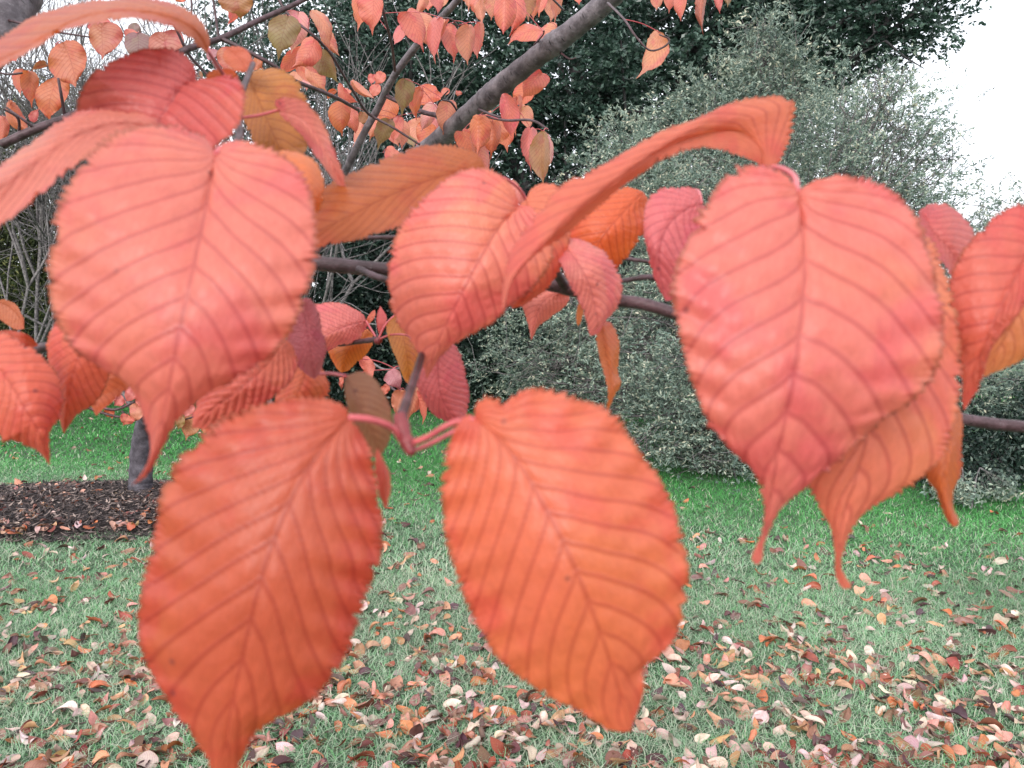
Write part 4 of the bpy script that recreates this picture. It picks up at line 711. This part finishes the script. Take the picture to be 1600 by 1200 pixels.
# upper left limb and branch
org = P(-20, 60, 1.9)
G_T = 'branches overhead'
tr2, anc = branch_thing('cherry_limb', 'thick grey limb crossing the top left corner', 'tree limb', org, [('limb', M_BARK, [(-90, 130, 1.9, .07), (-20, 60, 1.9, .062), (15, 12, 1.95, .056), (48, -45, 2.0, .05), (80, -110, 2.1, .045)], 18),
    ('twig', M_TWIG, [(5, 30, 1.9, .0035), (40, 38, 1.85, .003), (90, 50, 1.8, .0025), (140, 58, 1.8, .0018)], 6)], G_T)
org = P(5, 224, 1.45)
tr3, anc = branch_thing('cherry_branch', 'dark branch slanting up from the left edge among orange leaves', 'branch', org, [
    ('branch', M_TWIG, [(2, 226, 1.40, .008), (60, 200, 1.42, .0078), (118, 178, 1.45, .0075), (200, 130, 1.5, .007), (285, 80, 1.55, .0068), (345, 60, 1.6, .0062), (400, 34, 1.65, .0058), (470, 2, 1.7, .005), (520, -25, 1.75, .0045)], 10),
    ('branch', M_TWIG, [(345, 60, 1.6, .005), (390, 82, 1.6, .0045), (430, 104, 1.62, .0045), (452, 122, 1.65, .0045), (490, 138, 1.7, .0045), (530, 155, 1.8, .0045), (560, 172, 1.9, .004)], 8),
    ('twig', M_TWIG, [(101, 180, 1.45, .003), (96, 150, 1.43, .0028), (91, 122, 1.42, .0022)], 6),
    ('twig', M_TWIG, [(30, 212, 1.42, .003), (28, 185, 1.4, .0025), (5, 170, 1.38, .002)], 6),
    ('twig', M_TWIG, [(60, 205, 1.42, .0028), (35, 186, 1.4, .0025), (10, 168, 1.4, .002)], 6),
    ('twig', M_TWIG, [(342, 60, 1.6, .003), (336, 20, 1.6, .0028), (330, -20, 1.6, .002)], 6),
    ('twig', M_TWIG, [(325, 118, 1.6, .003), (295, 85, 1.58, .003), (275, 45, 1.55, .0028), (250, 5, 1.5, .002)], 6),
    ('twig', M_TWIG, [(35, 114, 1.5, .002), (10, 116, 1.5, .002), (-15, 108, 1.5, .002)], 6),
    ('twig', M_TWIG, [(300, 30, 1.5, .0018), (298, -15, 1.5, .002)], 6),
], G_T)
for q in [(98, 66, 118, 137, 31, (214, 120, 82), .0), (92, 122, 78, 190, 25, (218, 120, 74), .05), (30, 108, 32, 152, 12, (214, 112, 76), 0), (46, 112, 50, 170, 15, (216, 116, 76), .04), (14, 158, 47, 206, 13, (220, 122, 74), .1), (4, 182, 2, 228, 12, (214, 112, 82), 0), (72, 100, 48, 112, 6, BROWN, .1), (158, 36, 160, 94, 26, (206, 122, 96), .0), (148, 30, 160, 60, 18, PINK, 0), (196, 46, 220, 80, 10, CORAL, -.05), (215, 52, 212, 98, 22, (170, 130, 124), 0), (255, 50, 260, 110, 28, (200, 116, 96), 0), (200, 42, 222, 52, 9, (150, 120, 110), 0),
          (375, -8, 355, 40, 12, CORAL, 0), (368, -14, 376, 31, 27, BROWN, 0), (338, 78, 325, 96, 8, MAUVE, 0), (365, 76, 352, 116, 23, (206, 116, 86), .04), (395, 95, 412, 108, 12, (206, 112, 70), 0), (50, 190, 62, 168, 8, PINK, 0), (20, 84, 26, 96, 8, CORAL, 0), (72, 184, 68, 170, 5, PINK, 0), (205, -8, 240, 6, 8, PEACH, 0), (282, -10, 275, 3, 10, ORNG, 0), (310, 112, 318, 122, 5, BROWN, 0)]:
    mid_leaf(tr3, org, *q[:5], q[5], q[6], anchors=anc)
# small far sprays in the gaps
org = P(170, 635, 2.0)
s8, anc = branch_thing('leafy_branch', 'distant twig with small pink leaves crossing in front of the thin trunk', 'branch', org, [
    ('twig', M_TWIG, [(118, 624, 2.0, .004), (150, 634, 2.0, .004), (180, 640, 2.0, .0035), (210, 628, 2.0, .003), (240, 615, 2.0, .003)], 7), ('twig', M_TWIG, [(125, 632, 2.0, .004), (160, 645, 2.0, .0035), (190, 652, 2.0, .003), (215, 651, 2.0, .003)], 7), ('twig', M_TWIG, [(190, 642, 2.0, .003), (200, 650, 2.0, .003), (230, 652, 2.0, .002)], 6)], 'orange leaved branches near the viewer')
for q in [(172, 612, 168, 632, 14, PALE, 0), (190, 618, 178, 634, 10, PINK, 0), (200, 648, 192, 666, 12, CORAL, 0), (215, 632, 205, 660, 12, PEACH, 0), (165, 640, 176, 655, 8, ORNG, 0), (225, 615, 222, 645, 14, PEACH, 0), (210, 606, 196, 628, 10, PINK, 0)]:
    mid_leaf(s8, org, *q[:5], q[5], q[6], anchors=anc, d=2.0)
org = P(300, 655, 1.9)
s9, anc = branch_thing('leafy_branch', 'distant spray of small brownish leaves between the large left leaves', 'branch', org, [
    ('twig', M_TWIG, [(340, 640, 1.9, .003), (320, 648, 1.9, .003), (300, 652, 1.9, .0025), (282, 658, 1.9, .002)], 6)], 'orange leaved branches near the viewer')
for q in [(310, 640, 318, 668, 10, CORAL, 0), (300, 650, 290, 690, 16, (190, 124, 76), 0), (298, 632, 288, 655, 10, (226, 130, 120), 0), (325, 650, 318, 680, 12, (214, 122, 80), 0), (318, 630, 325, 660, 9, PEACH, 0), (285, 650, 278, 672, 7, (170, 134, 76), 0)]:
    mid_leaf(s9, org, *q[:5], q[5], q[6], anchors=anc, d=1.9)
org = P(640, 590, 1.3)
s10, anc = branch_thing('leafy_branch', 'thin grey twig with small orange leaves dangling in the centre gap', 'branch', org, [
    ('twig', M_BARE, [(560, 555, 1.4, .002), (580, 566, 1.4, .002), (600, 577, 1.35, .002), (622, 576, 1.3, .002), (660, 565, 1.3, .002)], 6), ('twig', M_TWIG, [(606, 578, 1.35, .0018), (608, 600, 1.33, .0018), (625, 612, 1.3, .0018), (655, 600, 1.3, .0018)], 6)], 'orange leaved branches near the viewer')
for q in [(612, 578, 628, 610, 14, MAUVE, 0), (562, 560, 582, 596, 10, CORAL, -.08), (605, 602, 597, 622, 7, CORAL, .1), (625, 610, 618, 650, 13, PEACH, .03), (650, 600, 636, 660, 15, PEACH, -.05), (652, 610, 660, 664, 7, CORAL, -.1), (535, 590, 534, 610, 4, CORAL, 0), (640, 575, 645, 610, 10, (214, 128, 88), 0)]:
    mid_leaf(s10, org, *q[:5], q[5], q[6], anchors=anc, d=1.25)
# ------------------------------------------------------------------ fallen leaves
def fallen_mesh(seed):
    r = np.random.default_rng(seed); rows, cols = 15, 4; t = np.linspace(0, 1, rows); v = np.linspace(-1, 1, cols*2+1)
    hw = np.interp(t, [0, .05, .15, .3, .5, .7, .85, .95, 1], [0, .45, .85, 1, .98, .72, .38, .12, 0])*r.uniform(.2, .31)
    curl = r.uniform(.3, 5.5)*r.choice([1, 1, -1]); rollx = r.uniform(-1.8, 1.8); tw = r.uniform(-.5, .5); wav = r.uniform(0, .03)
    X = np.zeros((rows, len(v), 3))
    for i, ti in enumerate(t):
        s = v*hw[i]; k = curl*(.7+.5*np.sin(ti*3+seed)); ang_ = s*k*1.6; x = np.where(abs(k) > .05, np.sin(ang_)/(k*1.6), s); z = np.where(abs(k) > .05, (1-np.cos(ang_))/(k*1.6), 0)
        a = tw*(ti-.5)*2; X[i, :, 0] = x*math.cos(a)-z*math.sin(a); X[i, :, 2] = x*math.sin(a)+z*math.cos(a)+wav*np.sin(v*5+ti*9)
        bb = rollx*(ti-.5); X[i, :, 1] = (math.sin(bb)/rollx if abs(rollx) > .05 else ti-.5)-X[i, :, 2]*math.sin(bb)*.6; X[i, :, 2] += (1-math.cos(bb))/rollx if abs(rollx) > .05 else 0
    X[..., 2] -= np.percentile(X[..., 2], 15)
    ph = (t[:, None]-.1*abs(v)[None]-.2*v[None]**2)*9; nc = len(v)
    X[..., 2] += .006*np.abs(np.sin(math.pi*ph))
    i = np.arange(rows-1)[:, None]*nc; j = np.arange(nc-1)[None]; F = np.stack([i+j, i+j+1, i+nc+j+1, i+nc+j], -1).reshape(-1, 4)
    att = {'vein': ph.ravel()+10, 'across': np.broadcast_to(v[None], ph.shape).ravel(), 'along': np.broadcast_to(t[:, None], ph.shape).ravel()}
    post = 'tightly curled' if abs(curl) > 3.8 else 'rolled' if abs(curl) > 2.6 else 'cupped' if abs(curl) > 1.3 else 'bent' if abs(rollx) > .8 else 'flat'
    return X.reshape(-1, 3), F, att, post
FM = [fallen_mesh(40+k) for k in range(22)]
FMESH = []
for X, F, att, post in FM:
    mm = mesh_from('fallen_leaf', X, F, attr=att); mm.materials.append(M_DRY); FMESH.append(mm)
FCOL = [('pale pink', (222, 196, 184), .23), ('orange', (200, 120, 82), .11), ('rust red', (156, 82, 64), .09), ('dark maroon', (92, 64, 64), .13), ('light orange', (212, 156, 124), .12), ('salmon', (200, 144, 128), .15), ('tan yellow', (200, 156, 112), .035), ('brown', (134, 96, 84), .17)]
pw = np.array([c[2] for c in FCOL]); pw /= pw.sum()
N = 24000
fy = rng.uniform(2.15, 11.5, N); fx = rng.uniform(-1, 1, N)*(fy*.74+.25)
pxs, pys, _ = project(np.c_[fx, fy, np.zeros(N)])
# density: thick near the viewer and the bed, thin on the green strip by the shrubs
dens = np.interp(pys, [640, 700, 780, 850, 950, 1050, 1200], [.06, .14, .20, .46, .62, 1.0, 1.3])
dens = dens*np.where(in_bed(fx, fy, 1.0), 4.0, 1)*np.where((fx > .6) & (fy > 5.2-.15*fx), .22, 1)*np.where((pxs > 1150) & (pys < 1000), .8, 1)*np.clip(.78+.8*smooth_noise(fx, fy, 5, 2.6), .25, 1.3)
dens *= np.interp(fy, [2, 3, 4, 6, 12], [1, .95, .6, .42, .30])
keep = rng.uniform(0, 1, N) < dens; fx, fy, pxs, pys = fx[keep], fy[keep], pxs[keep], pys[keep]
order = np.argsort(-np.where((pxs > -20) & (pxs < 1620) & (pys < 1215), pys, 0)); fx, fy, pxs, pys = fx[order], fy[order], pxs[order], pys[order]
def zone(x, y, px, py):
    if in_bed(np.array(x), np.array(y), 1.0): return 'on the dark mulch'
    c = 'far left' if px < 230 else 'left of centre' if px < 560 else 'near centre' if px < 720 else 'right of centre' if px < 1040 else 'mid right' if px < 1300 else 'far right'
    r = 'at the bottom' if py > 1140 else 'in the near grass' if py > 1050 else 'in the middle grass' if py > 960 else 'farther up the lawn'
    return f'{c} {r}'
sV, sF, sA, so_, sC = [], [], {'vein': [], 'across': [], 'along': []}, 0, []
used = set(); nobj = 0; seen = []
for k in range(len(fx)):
    mi = int(rng.integers(len(FM))); ci = int(rng.choice(len(FCOL), p=pw)); s = float(rng.triangular(.035, .07, .112)); rz = float(rng.uniform(0, 6.28)); rx = float(rng.normal(0, .42)); ry = float(rng.normal(0, .42))
    z = .004+rng.uniform(0, .014)+(.05 if in_bed(fx[k], fy[k]) else 0); jit = np.array(FCOL[ci][1])*rng.uniform(.74, 1.0)+rng.uniform(-8, 8, 3)
    if nobj < 300 and pys[k] < 1215 and -20 < pxs[k] < 1620:
        o = bpy.data.objects.new('fallen_leaf', FMESH[mi]); C.objects.link(o); o.location = (fx[k], fy[k], z); o.rotation_euler = (rx, ry, rz); o.scale = (s, s, s); o.color = (*lin(np.clip(jit, 5, 255)), 1)
        size = 'large ' if s > .08 else 'small ' if s < .05 else ''
        seen.append((o, size, FM[mi][3], FCOL[ci][0], rz, k, s)); nobj += 1; continue
    else:
        cx, sx_ = math.cos(rx), math.sin(rx); cy, sy_ = math.cos(ry), math.sin(ry); cz, sz_ = math.cos(rz), math.sin(rz)
        Rm = np.array([[cz, -sz_, 0], [sz_, cz, 0], [0, 0, 1]])@np.array([[cy, 0, sy_], [0, 1, 0], [-sy_, 0, cy]])@np.array([[1, 0, 0], [0, cx, -sx_], [0, sx_, cx]])
        X, F, att, _ = FM[mi]; sV.append((X*s)@Rm.T+np.array([fx[k], fy[k], z])); sF.append(F+so_); so_ += len(X)
        for q in sA: sA[q].append(att[q])
        sC.append(np.tile(lin(np.clip(jit, 5, 255)), (len(X), 1)))
for (o, size, post, col, rz, k, s_) in seen:
    ds = sorted(((fx[q[5]]-fx[k])**2+(fy[q[5]]-fy[k])**2, i) for i, q in enumerate(seen) if q[5] != k)
    zn = zone(fx[k], fy[k], pxs[k], pys[k])
    for m_ in range(3):     # the nearest neighbour, then the next ones, until the description is this leaf's alone
        q = seen[ds[m_][1]]
        lb = f"{size}{post} {col} leaf {'near' if m_ else 'beside'} a {q[1]}{q[3]} one {zn}"
        if lb in used: lb = f"{size}{post} {col} leaf lying {'crosswise' if abs(math.sin(rz)) > .7 else 'lengthwise'} by a {q[3]} one {zn}"
        if lb not in used: break
    lw = lb.split()
    if len(lw) > 16: lb = lb.replace('tightly ', '').replace(' a large ', ' a ').replace(' a small ', ' a ')
    if len(lb.split()) > 16: lb = lb.replace(' lying', '').replace('light orange one', 'pale one')
    used.add(lb); tag(o, lb, 'fallen leaf', 'fallen leaves on the lawn')
def litter_mat():
    t = NT('leaf_litter'); c = t.n('Attribute', attribute_name='leafcol').outputs['Color']; tc = t.n('TexCoord'); n2 = t.noise(tc.outputs['Object'], 60, 3)
    ph = t.n('Attribute', attribute_name='vein').outputs['Fac']; fr = t.math('ABSOLUTE', t.math('SUBTRACT', t.math('FRACT', ph), .5))
    c = t.mix(1.0, c, t.vec(t.math('ADD', n2, .5), t.math('ADD', n2, .48), t.math('ADD', n2, .48)), 'MULTIPLY'); c = t.mix(t.math('MULTIPLY', t.ss(fr, .38, .5), .35), c, (.08, .03, .03, 1))
    p = t.n('BsdfPrincipled'); t.l(c, p.inputs['Base Color']); p.inputs['Roughness'].default_value = .5; t.l(p.outputs[0], t.out.inputs[0]); return t.m
mm = mesh_from('fallen_leaves', np.vstack(sV), np.vstack(sF), attr={q: np.concatenate(sA[q]) for q in sA})
ca = mm.attributes.new('leafcol', 'FLOAT_COLOR', 'POINT'); ca.data.foreach_set('color', np.c_[np.vstack(sC), np.ones(so_)].astype(np.float32).ravel())
tag(link('fallen_leaves', mm, litter_mat()), 'scattered fallen leaves farther up the lawn and on the mulch', 'leaf litter', kind='stuff')
print('fallen', len(fx), 'objects', nobj)
